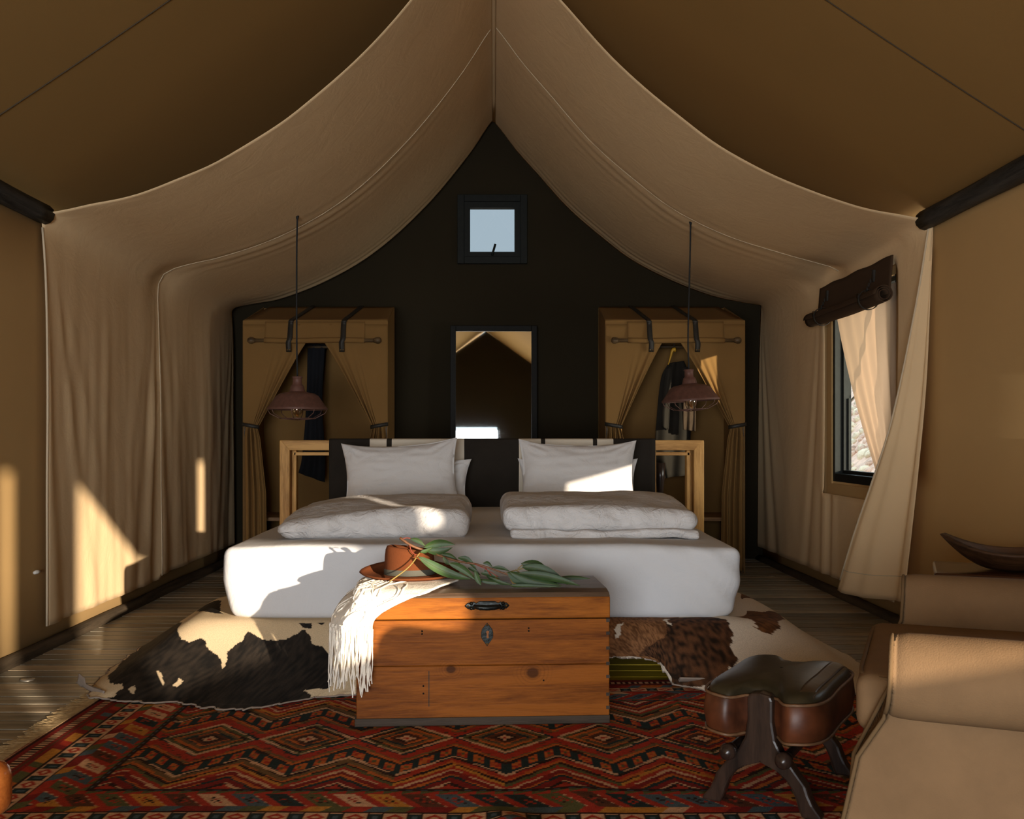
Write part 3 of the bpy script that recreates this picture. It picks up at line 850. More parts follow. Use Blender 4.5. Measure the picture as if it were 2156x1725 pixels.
for px0, px1 in ((697, 705), (1372, 1380)):
    post('inner_stile', ph(px0), ph(px1), HB - 0.03, HB + 0.04, 0, hz - PW)
add('back_board', box(ph(705), ph(1372), HB - 0.02, HB + 0.02, 0.3, hz - PW), M['bed_base'], bed, True, smooth=False)

# striped throw over the headboard
edges = [696, 780, 815, 826, 978, 1092, 1138, 1147, 1247, 1256, 1290, 1377]
cols = [0, 1, 0, 1, 0, 1, 0, 1, 0, 1, 0]
xs, fm = [], []
for k in range(len(edges) - 1):
    n = max(2, int((edges[k + 1] - edges[k]) / 9))
    xs += list(np.linspace(ph(edges[k]), ph(edges[k + 1]), n + 1)[:-1]); fm += [cols[k]] * n
xs.append(ph(edges[-1]))
path = [(HB - 0.052, 0.56), (HB - 0.054, 0.75), (HB - 0.053, 0.95), (HB - 0.052, hz - 0.02), (HB - 0.045, hz + 0.004), (HB, hz + 0.009), (HB + 0.052, hz + 0.004), (HB + 0.060, hz - 0.03), (HB + 0.062, 0.8), (HB + 0.062, 0.5)]
pp = smooth_path([(0, a, b_) for a, b_ in path], 40)
V = [(x + 0.004 * nz((x * 2, t[2] * 3, 0), 1), t[1] - 0.006 * nz((x * 5, 0, t[2] * 1.5), 1.2, 7), t[2]) for x in xs for t in pp]
fmat = [fm[i] for i in range(len(xs) - 1) for j in range(39)]
tw = add('striped_throw', (np.array(V), grid_faces(len(xs), 40)), [M['throw_black'], M['throw_white']], fmat=fmat, solid=0.004, base=True)
tag(tw, 'black and ivory striped wool throw hung over the headboard', 'throw')

# pillows
def pillow(label, px0, px1, py0, py1, d, thick, tilt, seed, roll=0.0, group='bed pillows', yaw=0.0):
    w = (px1 - px0) / F_PX * d; h = (py1 - py0) / F_PX * d
    c = W((px0 + px1) / 2, (py0 + py1) / 2, d)
    n = 44
    V, F = [], []
    for side in (-1, 1):
        for i in range(n):
            for j in range(n):
                u, v = -1 + 2 * i / (n - 1), -1 + 2 * j / (n - 1)
                u = math.copysign(abs(u) ** 0.85, u); v = math.copysign(abs(v) ** 0.85, v)
                x = w / 2 * u * (1 - 0.085 * (1 - v * v)); z = h / 2 * v * (1 - 0.17 * (1 - abs(u) ** 2.6))
                t = thick * max(0, (1 - abs(u) ** 3.2)) ** 0.62 * max(0, (1 - abs(v) ** 3.2)) ** 0.62
                t *= 1 + 0.10 * nz((u, v, side), 1.1, seed)
                cr = (1 - u * u) * (1 - v * v)
                t += 0.010 * nz((u * 2, v * 4, 0), 1.6, seed + 4) * min(1, cr * 4)
                # creases that run into the corners
                for cu, cv in ((-1, 1), (1, 1), (-1, -1), (1, -1)):
                    r = math.hypot(u - cu, (v - cv)); a = math.atan2(v - cv, u - cu)
                    t += 0.010 * math.sin(a * 11 + seed + 2 * nz((r * 3, a, 0), 1, seed)) * math.exp(-(r / 0.6) ** 2) * min(1, r * 3)
                V.append((x, side * t, z))
    g = grid_faces(n, n)
    F = [tuple(int(q) for q in f) for f in g] + [tuple(int(q) + n * n for q in f)[::-1] for f in g]
    for k in range(n - 1):
        for a, b_ in ((k, k + 1), ((n - 1) * n + k, (n - 1) * n + k + 1), (k * n, (k + 1) * n), (k * n + n - 1, (k + 1) * n + n - 1)):
            F.append((a, b_, b_ + n * n, a + n * n))
    geo = moved((np.array(V), F), rx=tilt, ry=roll)
    geo = moved(geo, c[0], c[1], c[2], rz=yaw)
    o = add('pillow', geo, M['pillow'], base=True)
    return tag(o, label, 'pillow', group)
pillow('plump white pillow in front of another before the left ivory stripe', 720, 967, 926, 1078, 6.27, 0.085, -0.16, 1.0, -0.055)
pillow('white pillow hidden behind the left front pillow, only its corner showing', 742, 990, 960, 1074, 6.44, 0.06, -0.12, 2.3, 0.05)
pillow('white pillow with a bright sunlit lower corner', 1091, 1341, 925, 1078, 6.27, 0.085, -0.16, 3.7, 0.01)
pillow('white pillow hidden behind the sunlit pillow, its ends peeking out', 1090, 1344, 965, 1076, 6.44, 0.06, -0.12, 5.1, 0.0)

# folded duvets
def duvet(label, px0, px1, y0, y1, z0, hgt, seed, lean_left=0.0, layer=False, taper=0.0, backrise=0.05):
    dm = (y0 + y1) / 2
    x0, x1 = (px0 - CX) / F_PX * (y0 + 0.05), (px1 - CX) / F_PX * (y0 + 0.05)
    V, F = rbox((x1 - x0) / 2, (y1 - y0) / 2, hgt / 2, min(0.062, hgt * 0.45), 110, 30, 8, 4)
    V = V.copy()
    for i in range(len(V)):
        x, y, z = V[i]
        u, v, w = x / ((x1 - x0) / 2), y / ((y1 - y0) / 2), z / (hgt / 2)
        if w > -0.4:
            k = (w + 1) / 2
            z += k * (0.018 * nz((x * 1.4, y * 1.4, 0), 2.0, seed) + backrise * (v + 1) / 2)
            z -= k * lean_left * max(0, -u - 0.1) ** 1.6
            z -= k * taper * max(0, u - 0.4) ** 2
        y += 0.028 * nz((x * 2, 0, z * 2), 1.6, seed + 2) + 0.010 * nz((x * 6, z * 3, 0), 1.6, seed + 8) + 0.017 * nz((x * 15 + z * 10, z * 7, 0), 1.0, seed + 18) * (1 - abs(w) * .3)
        z += 0.006 * nz((x * 9, y * 3, z * 4), 1.0, seed + 28) * (1 if w > -0.6 else 0)
        x += 0.016 * nz((0, y * 5, z * 8), 1.3, seed + 5)
        V[i] = (x + (x0 + x1) / 2, y + dm, z + z0 + hgt / 2)
    o = add('folded_duvet', (V, F), M['duvet'], base=True)
    tag(o, label, 'duvet', 'folded duvets')
    return o, (x0, x1)
ZT = 0.585
duvet('folded white duvet sagging toward the bed edge, before the left pillows', 580, 985, 4.66, 5.42, ZT - 0.004, 0.135, 1.5, 0.075, backrise=0.045)
dv, (dx0, dx1) = duvet('folded white duvet laid on a thin folded sheet, before the sunlit pillow', 1057, 1468, 4.72, 5.45, ZT + 0.028, 0.118, 8.5, 0.0, taper=0.05, backrise=0.045)
V, F = rbox((dx1 - dx0) / 2 - 0.02, 0.37, 0.022, 0.018, 40, 20, 2, 3)
V = V.copy()
for i in range(len(V)):
    x, y, z = V[i]
    y += 0.030 * nz((x * 4, 0, z * 14), 1.6, 3) + 0.012 * nz((x * 14, 0, z * 40), 1.0, 5); z += 0.012 * nz((x * 6, y, 0), 1.5, 9)
    V[i] = (x + (dx0 + dx1) / 2 + 0.018, y + 5.06, z + ZT + 0.018)
fs = add('folded_sheet', (V, F), M['duvet'], base=True)
tag(fs, 'thin rumpled folded white sheet under the folded duvet', 'sheet')

# ------------------------------------------------------------------ cow hides
def hide(name, label, ctrl, nu, nv, base_col, blobs, seed, fine=0.02, extra=None, rag=0.012):
    C = np.asarray(ctrl, float)
    V, F = patch(C, nu, nv)
    G = V.reshape(nu, nv, 3)
    uv = np.stack(np.meshgrid(np.linspace(0, 1, nu), np.linspace(0, 1, nv), indexing='ij'), -1).reshape(-1, 2)
    px = CX + F_PX * V[:, 0] / V[:, 1]; py = CY + F_PX * (CAM_H - V[:, 2]) / V[:, 1]
    ok = uv[:, 1] > 0.18
    def to_uv(p):
        d = (px - p[0]) ** 2 + (py - p[1]) ** 2 + np.where(ok, 0, 1e6)
        return uv[np.argmin(d)]
    col = np.tile(np.array(base_col, float), (len(V), 1))
    hair = np.array([[nz((a * 22, b_ * 9, 0), 1, seed), nz((a * 110, b_ * 22, 0), 1, seed + 3), nz((a * 22, b_ * 9, 0), 1, seed + 31)] for a, b_ in uv])
    du = fine * (hair[:, 0] + 0.7 * hair[:, 1]); dv = fine * 1.2 * (hair[:, 2] + 0.7 * hair[:, 1])
    for poly, c, var in blobs:
        pu = np.array([to_uv(p) for p in poly])
        m = in_poly(uv[:, 0] + du, uv[:, 1] + dv, pu)
        cc = np.array(c, float)
        if var is not None:
            k = np.clip(0.5 + 1.1 * hair[:, 1] + 0.6 * hair[:, 0], 0, 1)[:, None]
            col[m] = (cc * (1 - k) + np.array(var) * k)[m]
        else:
            col[m] = cc
    # ragged outer edge and a little waviness
    for j in range(nv):
        for i in (0, nu - 1):
            pass
    for i in range(nu):
        e = 2.2 * rag * nz((i * 0.06, 0, 0), 1, seed + 40) + rag * nz((i * 0.22, 0, 0), 1, seed + 44)
        for q_ in range(12):
            G[i, nv - 12 + q_, :2] += e * (q_ / 11.0)
            G[i, nv - 12 + q_, 2] += 0.010 * (q_ / 11.0) * max(0, nz((i * 0.09, 5, 0), 1, seed))
    for k in range(len(V)):
        V[k][2] = max(V[k][2] + 0.006 * nz((V[k][0] * 4, V[k][1] * 4, 0), 1, seed) * (1 if uv[k][1] < 0.97 else 0), 0.004)
    o = add(name, (V, F), M['hide'], col=col, solid=0.004, base=True)
    tag(o, label, 'cowhide rug')
    ed = smooth_path(G[:, -1], nu)
    loc = np.array(o.location)
    add('cut_edge', tube(ed - loc + np.array((0, 0, 0.003)), 0.0035, 5), M['hide_edge'], o)
    return o
# rows go round the bed corner (left side to chest), columns from under the mattress to the floor
c0 = [(-1.12, 5.0, .256), (-1.28, 5.0, .262), (-1.40, 5.0, .245), (-1.60, 4.97, .115), (-1.76, 5.0, .012)]
c0b = [(-1.10, 4.75, .256), (-1.26, 4.75, .262), (-1.385, 4.73, .24), (-1.56, 4.68, .11), (-1.73, 4.55, .012)]
c1 = [(-1.08, 4.52, .256), (-1.20, 4.47, .262), (-1.33, 4.40, .24), (-1.50, 4.25, .11), (-1.63, 4.03, .012)]
c2 = [(-1.0, 4.55, .256), (-1.0, 4.42, .262), (-1.03, 4.31, .245), (-1.12, 4.12, .12), (-1.26, 3.93, .012)]
c3 = [(-.80, 4.55, .256), (-.80, 4.42, .262), (-.81, 4.31, .245), (-.86, 4.11, .12), (-.98, 3.83, .012)]
c4 = [(-.55, 4.55, .256), (-.55, 4.42, .262), (-.55, 4.33, .245), (-.57, 4.20, .12), (-.72, 4.00, .012)]
c5 = [(-.28, 4.55, .256), (-.28, 4.42, .262), (-.28, 4.33, .245), (-.30, 4.22, .12), (-.40, 4.10, .012)]
BLK, CRM = (0.011, 0.010, 0.009), (0.60, 0.47, 0.30)
blk2 = (0.028, 0.022, 0.017)
left_blobs = [
    ([(412, 1284), (430, 1273), (466, 1266), (470, 1294), (440, 1292), (420, 1290)], BLK, blk2),
    ([(345, 1326), (375, 1310), (384, 1316), (378, 1345), (400, 1352), (420, 1345), (432, 1352), (446, 1372), (462, 1392), (470, 1412), (474, 1400), (480, 1372), (492, 1360), (508, 1350), (522, 1330), (545, 1345), (560, 1352),
      (600, 1347), (618, 1338), (640, 1326), (655, 1340), (658, 1356), (676, 1362), (690, 1385), (693, 1450), (680, 1452), (640, 1455), (655, 1470), (706, 1476), (650, 1480), (612, 1486), (600, 1500), (520, 1510), (440, 1500), (370, 1492), (300, 1486), (200, 1500),
      (180, 1490), (215, 1474), (240, 1468), (264, 1453), (258, 1440), (228, 1430), (240, 1412), (300, 1362)], BLK, blk2),
    ([(628, 1312), (656, 1312), (652, 1324), (634, 1322)], BLK, blk2),
    ([(666, 1312), (684, 1312), (676, 1318)], BLK, blk2),
    ([(331, 1412), (342, 1420), (349, 1446), (340, 1440)], CRM, None),
    ([(362, 1446), (376, 1430), (382, 1438), (370, 1448)], CRM, None),
    ([(277, 1452), (290, 1444), (286, 1460), (279, 1460)], CRM, None),
]
hl = hide('cow_hide', 'black and cream cowhide draped from under the mattress to the deck', [c0, c0b, c1, c2, c3, c4, c5], 420, 190, CRM, left_blobs, 2.0, 0.009)
# curled leg end of the hide on the boards
q = smooth_path([(-1.58, 4.03, .02), (-1.66, 4.10, .02), (-1.71, 4.15, .024), (-1.75, 4.19, .034)], 20)
V = []
for k, p in enumerate(q):
    wd = 0.026 + 0.008 * math.sin(k / 19 * PI)
    for j in range(7):
        t = -1 + j / 3
        V.append((p[0] + 0.5 * wd * t, p[1] - 0.6 * wd * t, p[2] + 0.02 * t * t + (0.02 * t if k > 12 else 0)))
loc = np.array(hl.location)
add('leg_flap', (np.array(V) - loc, grid_faces(20, 7)), M['hide_edge'], hl, solid=0.004)

r0 = [(.20, 4.55, .256), (.20, 4.42, .262), (.20, 4.35, .245), (.22, 4.30, .17), (.24, 4.30, .11)]
r1 = [(.42, 4.55, .256), (.42, 4.42, .262), (.43, 4.35, .24), (.47, 4.31, .17), (.52, 4.30, .108)]
r2 = [(.58, 4.55, .256), (.58, 4.42, .262), (.60, 4.34, .24), (.65, 4.29, .16), (.70, 4.28, .095)]
r3 = [(.70, 4.55, .256), (.70, 4.42, .262), (.73, 4.33, .24), (.76, 4.24, .14), (.78, 4.20, .016)]
r4 = [(.95, 4.52, .256), (.96, 4.42, .262), (1.00, 4.31, .24), (1.06, 4.14, .12), (1.12, 4.00, .014)]
r5 = [(1.02, 4.50, .256), (1.12, 4.44, .262), (1.26, 4.38, .24), (1.44, 4.24, .11), (1.58, 4.12, .014)]
r6 = [(1.02, 4.80, .256), (1.16, 4.80, .262), (1.32, 4.80, .235), (1.52, 4.76, .10), (1.70, 4.66, .014)]
r7 = [(1.02, 5.15, .256), (1.18, 5.15, .262), (1.31, 5.15, .24), (1.50, 5.15, .12), (1.64, 5.15, .012)]
WHT = (0.58, 0.50, 0.40)
DKB, ORB = (0.018, 0.010, 0.006), (0.16, 0.065, 0.022)
right_blobs = [
    ([(1260, 1300), (1430, 1300), (1440, 1330), (1400, 1380), (1385, 1398), (1330, 1382), (1260, 1392)], (0.10, 0.042, 0.016), (0.24, 0.11, 0.045)),
    ([(1405, 1303), (1490, 1302), (1528, 1308), (1543, 1335), (1541, 1368), (1552, 1386), (1535, 1412), (1480, 1450), (1420, 1450), (1400, 1402), (1345, 1380), (1360, 1362), (1400, 1345)], DKB, (0.10, 0.042, 0.018)),
    ([(1292, 1338), (1300, 1316), (1312, 1312), (1306, 1336), (1296, 1346)], WHT, None),
    ([(1396, 1304), (1408, 1304), (1412, 1320), (1404, 1316)], WHT, None),
    ([(1562, 1232), (1585, 1240), (1612, 1258), (1630, 1268), (1600, 1269), (1562, 1264)], (0.06, 0.024, 0.010), ORB),
    ([(1540, 1296), (1572, 1286), (1610, 1290), (1642, 1296), (1652, 1306), (1638, 1310), (1634, 1330), (1622, 1338), (1600, 1330), (1588, 1316), (1575, 1304)], (0.06, 0.024, 0.010), ORB),
]
hr = hide('cow_hide', 'white and brindled brown cowhide draped off the bed beside the stool', [r0, r1, r2, r3, r4, r5, r6, r7], 420, 190, WHT, right_blobs, 6.0, 0.009)
loc = np.array(hr.location)
V, F = grid(lambda U, Vv: (0.775 + 0.36 * U, 4.215 - 0.20 * U * U * 0.6 - 0.06 * np.sin(Vv * PI * 0.9), 0.016 + 0.03 * np.sin(Vv * PI) + 0.014), np.linspace(0, 1, 20), np.linspace(0, 1, 8))
add('turned_edge', (V - loc, F), M['hide_edge'], hr, solid=0.004)

# ------------------------------------------------------------------ rug
RX0, RX1, RY0, RY1 = -1.60, 2.0, 2.56, 4.33
STEP = 0.005
gx = np.arange(RX0, RX1 + 1e-6, STEP); gy = np.arange(RY0, RY1 + 1e-6, STEP)
X, Y = np.meshgrid(gx, gy, indexing='ij')
PAL = {'red': (0.36, 0.045, 0.022), 'dred': (0.20, 0.022, 0.016), 'or': (0.48, 0.16, 0.03), 'ye': (0.50, 0.28, 0.045), 'teal': (0.018, 0.042, 0.042), 'gr': (0.10, 0.125, 0.045), 'bl': (0.07, 0.135, 0.16),
       'cr': (0.60, 0.46, 0.27), 'dk': (0.030, 0.017, 0.012), 'br': (0.10, 0.045, 0.022), 'olive': (0.16, 0.12, 0.045)}
P_ = {k: np.array(v) for k, v in PAL.items()}
colr = np.zeros(X.shape + (3,)); colr[:] = P_['red']
KN_ = 0.011
xq = np.floor(X / KN_) * KN_; yq = np.floor(Y / KN_) * KN_
def hsh(a, b_=0.0):
    s = np.sin(a * 127.1 + b_ * 311.7 + 17.3) * 43758.5453
    return s - np.floor(s)
def put(mask, c): colr[mask] = P_[c]
fy0, fy1 = 2.985, 3.985
fcy = (fy0 + fy1) / 2; PITCH = 0.345
uu = (xq + 0.312) / PITCH
iu = np.floor(uu + 0.5)
tri = np.abs(uu - iu) * 2
vv = np.abs(yq - fcy - 0.0)
mm = vv / 0.185 + tri
jag = 0.03 * ((np.floor(X / KN_) + np.floor(Y / KN_)) % 2)
mm = mm + jag
rings = [(0.0, 'red'), (0.09, 'cr'), (0.20, 'dk'), (0.28, 'br'), (0.40, 'or'), (0.47, 'teal'), (0.54, 'olive'), (0.66, 'or'), (0.74, 'dk'), (0.82, 'gr'), (0.90, 'cr'), (0.985, 'teal'),
         (1.04, 'red'), (1.34, 'olive'), (1.42, 'or'), (1.50, 'dk'), (1.57, 'teal'), (2.06, 'cr'), (2.14, 'dk'), (2.20, 'red'), (2.36, 'or'), (2.44, 'dk'), (2.52, 'gr'), (2.64, 'red'), (2.78, 'cr'), (2.86, 'dred'), (3.02, 'or'), (3.10, 'teal'), (3.2, 'dred'), (3.4, 'cr'), (3.46, 'dk'), (3.54, 'red')]
for t, c in rings: put(mm >= t, c)
# ring colours shift from one lozenge to the next
sel = (hsh(iu) > 0.5) & (mm > 0.28) & (mm < 0.40); put(sel, 'gr')
sel = (hsh(iu, 2) > 0.5) & (mm > 0.54) & (mm < 0.66); put(sel, 'dred')
it = np.floor(uu)
sel = (hsh(it, 5 + np.sign(yq - fcy)) > 0.55) & (mm > 2.20) & (mm < 2.36); put(sel, 'olive')
sel = (hsh(it, 6 + np.sign(yq - fcy)) > 0.6) & (mm > 2.52) & (mm < 2.64); put(sel, 'ye')
# orange rosettes in the dark zigzag
su = uu * 6.0
rose = (mm > 1.64) & (mm < 1.98) & (np.abs(su - np.floor(su) - 0.5) < 0.30)
put(rose, 'or')
put(rose & (hsh(np.floor(X / KN_), np.floor(Y / KN_)) > 0.62), 'red')
put(rose & (np.abs(mm - 1.81) < 0.05) & (np.abs(su - np.floor(su) - 0.5) < 0.07), 'gr')
# tiny flecks in the red bands
fl = (mm > 1.06) & (mm < 1.32) & (hsh(np.floor(X / KN_), np.floor(Y / KN_)) > 0.93); put(fl, 'br')
# borders
bxn = np.minimum((X - RX0) / 0.40, (RX1 - X) / 0.40); byn = np.minimum((Y - RY0) / (fy0 - RY0), (RY1 - Y) / (RY1 - fy1))
bb = np.minimum(bxn, byn)
s_along = np.where(bxn < byn, Y, X)
bq = np.floor(bb / 0.03) * 0.03
B = bb < 1
hk = hsh(np.floor(s_along / KN_), np.floor(bb / 0.03))
def band(a, b_): return B & (bb >= a) & (bb < b_)
put(band(0, .10), 'dred'); put(band(.03, .05), 'dk')
m_ = band(.10, .18); put(m_, 'dk'); put(m_ & ((np.floor(s_along / 0.012) % 2) == 0), 'cr')
put(band(.18, .27), 'dred'); put(band(.21, .235), 'br')
m_ = band(.27, .38); put(m_, 'dred'); ck = np.floor(s_along / 0.045 + bb * 4)
for q, c in ((0.2, 'ye'), (0.4, 'gr'), (0.6, 'bl'), (0.75, 'red'), (0.9, 'or')):
    put(m_ & (hsh(ck, 3) > q), c)
put(band(.37, .39), 'dk')
m_ = band(.39, .55); put(m_, 'cr')
sa = s_along / 0.11; fr = np.abs(sa - np.floor(sa) - 0.5) * 2; tt = np.abs((bb - .47) / .08)
put(m_ & (fr + tt * 0.7 < 0.55), 'red'); put(m_ & (fr + tt < 0.28), 'cr'); put(m_ & (fr > 0.72) & (tt < 0.75), 'teal'); put(m_ & (fr > 0.86) & (tt < 0.4), 'bl'); put(m_ & (np.abs(fr - 0.62) < 0.05) & (tt < .9), 'dk')
put(band(.55, .565), 'dk')
m_ = band(.565, .66); put(m_, 'red'); ck = np.floor(s_along / 0.06 - bb * 5)
for q, c in ((0.3, 'ye'), (0.5, 'gr'), (0.65, 'dred'), (0.8, 'bl'), (0.92, 'cr')):
    put(m_ & (hsh(ck, 9) > q), c)
m_ = band(.66, .90); put(m_, 'red')
w_ = s_along / 0.10 + (bb - .66) * 3.2; k_ = np.floor(w_); f_ = w_ - k_
for q, c in ((0.0, 'teal'), (0.25, 'gr'), (0.42, 'br'), (0.58, 'bl'), (0.74, 'cr'), (0.88, 'ye')):
    put(m_ & (f_ < 0.66) & (hsh(k_, 21) > q), c)
put(m_ & (f_ > 0.64) & (f_ < 0.70) & ((np.floor(bb / 0.03) % 2) == 0), 'cr')
inn = m_ & (np.abs(f_ - 0.33) < 0.16) & (np.abs(bb - .78) < 0.06) & (((np.floor(s_along / KN_) + np.floor(bb / 0.03)) % 2) == 0)
put(inn, 'red'); put(inn & (hk > 0.6), 'dk')
put(band(.90, .96), 'gr'); put(band(.90, .96) & ((s_along / 0.055 - np.floor(s_along / 0.055)) > (bb - .9) / .06), 'red')
put(band(.96, 1.0), 'dk'); put(band(.965, .985) & ((np.floor(s_along / 0.022) % 2) == 0), 'bl')
colr *= (0.86 + 0.28 * hsh(np.floor(X / KN_), np.floor(Y / KN_) + 3))[..., None] * np.array((0.86, 0.64, 0.60))
Z = 0.008 + 0.004 * np.sin(X * 3.1 + 1) * np.sin(Y * 4.2) + 0.045 * np.exp(-((X - 0.05 - (2.72 - Y) * 0.4) / 0.06) ** 2) * np.exp(-((Y - 2.62) / 0.14) ** 2) + 0.010 * np.exp(-((X - 0.25) / 0.08) ** 2) * np.exp(-((Y - 2.95) / 0.12) ** 2)
V = np.stack([X.ravel(), Y.ravel(), Z.ravel()], 1)
rug = add('rug', (V, grid_faces(len(gx), len(gy))), M['rug'], col=colr.reshape(-1, 3), base=True)
tag(rug, 'red knotted rug with lozenges and patterned borders on the deck', 'rug')
loc = np.array(rug.location)
geos = []
for k in range(420):
    y = RY0 + (RY1 - RY0) * (k + random.random()) / 420
    l_ = random.uniform(0.05, 0.10)
    geos.append(tube([(RX0 + 0.01, y, .008), (RX0 - l_ * .5, y + random.uniform(-.012, .012), .006), (RX0 - l_, y + random.uniform(-.03, .03), .003)], [.0035, .0032, .0015], 4, False))
fg = add('fringe', (join(*geos)[0] - loc, join(*geos)[1]), M['fringe'], rug)
fg['kind'] = 'stuff'

# ================================================================== chest
CH_D = 3.66
chest = thing('blanket_chest', 'old orange pine blanket chest at the foot of the bed', 'chest', (-0.048, 3.840, 0.010), 0.055)
CW, CDP = 0.463, 0.195
def cbox(name, x0, x1, y0, y1, z0, z1, m, parent=chest, bv=0.003):
    return add(name, box(x0, x1, y0, y1, z0, z1), M[m], parent, smooth=False, bevel=bv)
cbox('plinth', -CW - 0.006, CW + 0.002, -CDP - 0.004, CDP, 0, 0.030, 'chest_base')
cbox('front_board', -CW, CW, -CDP, -CDP + 0.02, 0.028, 0.217, 'chest')
cbox('front_board', -CW, CW, -CDP, -CDP + 0.02, 0.218, 0.384, 'chest')
cbox('back_board', -CW, CW, CDP - 0.02, CDP, 0.028, 0.384, 'chest')
for s in (-1, 1):
    a, b_ = sorted((s * CW, s * (CW - 0.022)))
    cbox('side_board', a - 0.001, b_ + 0.001, -CDP + 0.018, CDP - 0.018, 0.028, 0.384, 'chest')
lid = cbox('lid', -CW - 0.002, CW + 0.002, -CDP - 0.004, -CDP + 0.024, 0.388, 0.466, 'chest_lid', bv=0.004)
lidtop = add('lid_top', prism([(-CDP - 0.004, 0.466), (-CDP + 0.018, 0.480), (-CDP + 0.07, 0.487), (CDP, 0.489), (CDP, 0.462), (-CDP + 0.02, 0.462)], -CW - 0.002, CW + 0.002, axis='x'), M['chest_top'], chest, smooth=False, bevel=0.003)
for s in (-1, 1):
    a, b_ = sorted((s * CW, s * (CW - 0.022)))
    cbox('lid_side', a, b_, -CDP + 0.02, CDP, 0.388, 0.463, 'chest_lid')
for k in range(7):   # worn dovetails down the right corner
    z = 0.05 + k * 0.055 + random.uniform(-.008, .008)
    cbox('dovetail', CW - 0.012, CW + 0.0012, -CDP - 0.0012, -CDP + 0.02, z, z + 0.012, 'chest_base', bv=0)
# handle and lock plate
hx = 0.012
FYc = -CDP - 0.004
hd = add('handle', moved(prism([(x, z) for x, z in [(-.082, 0), (-.070, .012), (-.058, .008), (-.050, .016), (-.040, .010), (-.028, .017), (.028, .017), (.040, .010), (.050, .016), (.058, .008), (.070, .012), (.082, 0),
     (.070, -.012), (.058, -.008), (.050, -.016), (.040, -.010), (.028, -.017), (-.028, -.017), (-.040, -.010), (-.050, -.016), (-.058, -.008), (-.070, -.012)]], FYc - 0.005, FYc), hx, 0, 0.437), M['iron'], chest, bevel=0.002)
add('grip', tube(smooth_path([(hx - .046, FYc - .004, .437), (hx - .036, FYc - .018, .434), (hx, FYc - .022, .432), (hx + .036, FYc - .018, .434), (hx + .046, FYc - .004, .437)], 18), [.006 + .004 * math.sin(k / 17 * PI) for k in range(18)], 8), M['iron'], hd)
for s in (-1, 1):
    for ox, oz in ((.058, 0.009), (.058, -.009)):
        add('knob', moved(lathe([(0, 0), (.006, .001), (.007, .004), (.004, .008), (0, .009)], 10), hx + s * ox, FYc - .004, .437 + oz, rx=PI / 2), M['iron'], hd)
    add('screw', moved(lathe([(0, .003), (.003, .002), (.0035, 0)], 10), hx + s * .070, FYc - .005, .437, rx=PI / 2), M['brass'], hd)
esc = [(0, .043), (.008, .034), (.018, .022), (.022, .008), (.022, -.008), (.016, -.020), (.008, -.030), (0, -.042), (-.008, -.030), (-.016, -.020), (-.022, -.008), (-.022, .008), (-.018, .022), (-.008, .034)]
lk = add('lock_plate', moved(prism(esc, -CDP - .004, -CDP), hx, 0, .330), M['iron'], chest, smooth=False, bevel=.001)
kh = [(.0055 * math.cos(a), .012 + .0055 * math.sin(a)) for a in np.linspace(-1.0, PI + 1.0, 12)] + [(-.004, -.010), (.004, -.010)]
add('keyhole', moved(prism(kh, -CDP - .0055, -CDP - .003), hx + .002, 0, .328), M['hole'], lk, smooth=False)
for dz in (.036, -.034):
    add('screw', moved(lathe([(0, .003), (.003, .002), (.0035, 0)], 10), hx, -CDP - .004, .330 + dz, rx=PI / 2), M['brass'], lk)
for (x, z) in ((-.225, .345), (-.225, .335), (.165, .352), (.165, .342), (-.22, .145), (-.22, .118), (.22, .16)):
    add('nail_head', moved(lathe([(0, .002), (.003, .001), (.0035, 0)], 8), x, -CDP, z, rx=PI / 2), M['iron'], chest)
cbox('crack', -.2015, -.1985, -CDP - .0006, -CDP + .002, .07, .20, 'chest_base', bv=0)

# ------------------------------------------------------------------ wool shawl, hat, branch on the chest
rows = [[(800, 1219, 4.02), (860, 1221, 3.95), (920, 1221, 3.90), (968, 1224, 3.86)],
        [(768, 1230, 3.92), (812, 1236, 3.84), (862, 1241, 3.74), (912, 1244, 3.66)],
        [(727, 1256, 3.80), (768, 1259, 3.68), (815, 1264, 3.615), (852, 1266, 3.61)],
        [(702, 1293, 3.73), (730, 1298, 3.61), (765, 1301, 3.60), (792, 1300, 3.60)],
        [(693, 1330, 3.71), (720, 1337, 3.60), (752, 1338, 3.595), (783, 1336, 3.60)]]
net = [[W(*p) for p in r] for r in rows]
net[0] = [np.array((p[0], p[1], max(p[2], 0.503))) for p in net[0]]
V, F = patch(net, 60, 40)
V = V.reshape(60, 40, 3)
for i in range(60):
    for j in range(40):
        k = i / 59
        f = math.sin(j * 0.62 + i * 0.05) * 0.010 * k + 0.005 * nz((i * .2, j * .3, 0), 1, 2)
        V[i, j] += np.array((0.2 * f, -abs(f) * 0.9, 0.3 * abs(f) * (1 - k)))
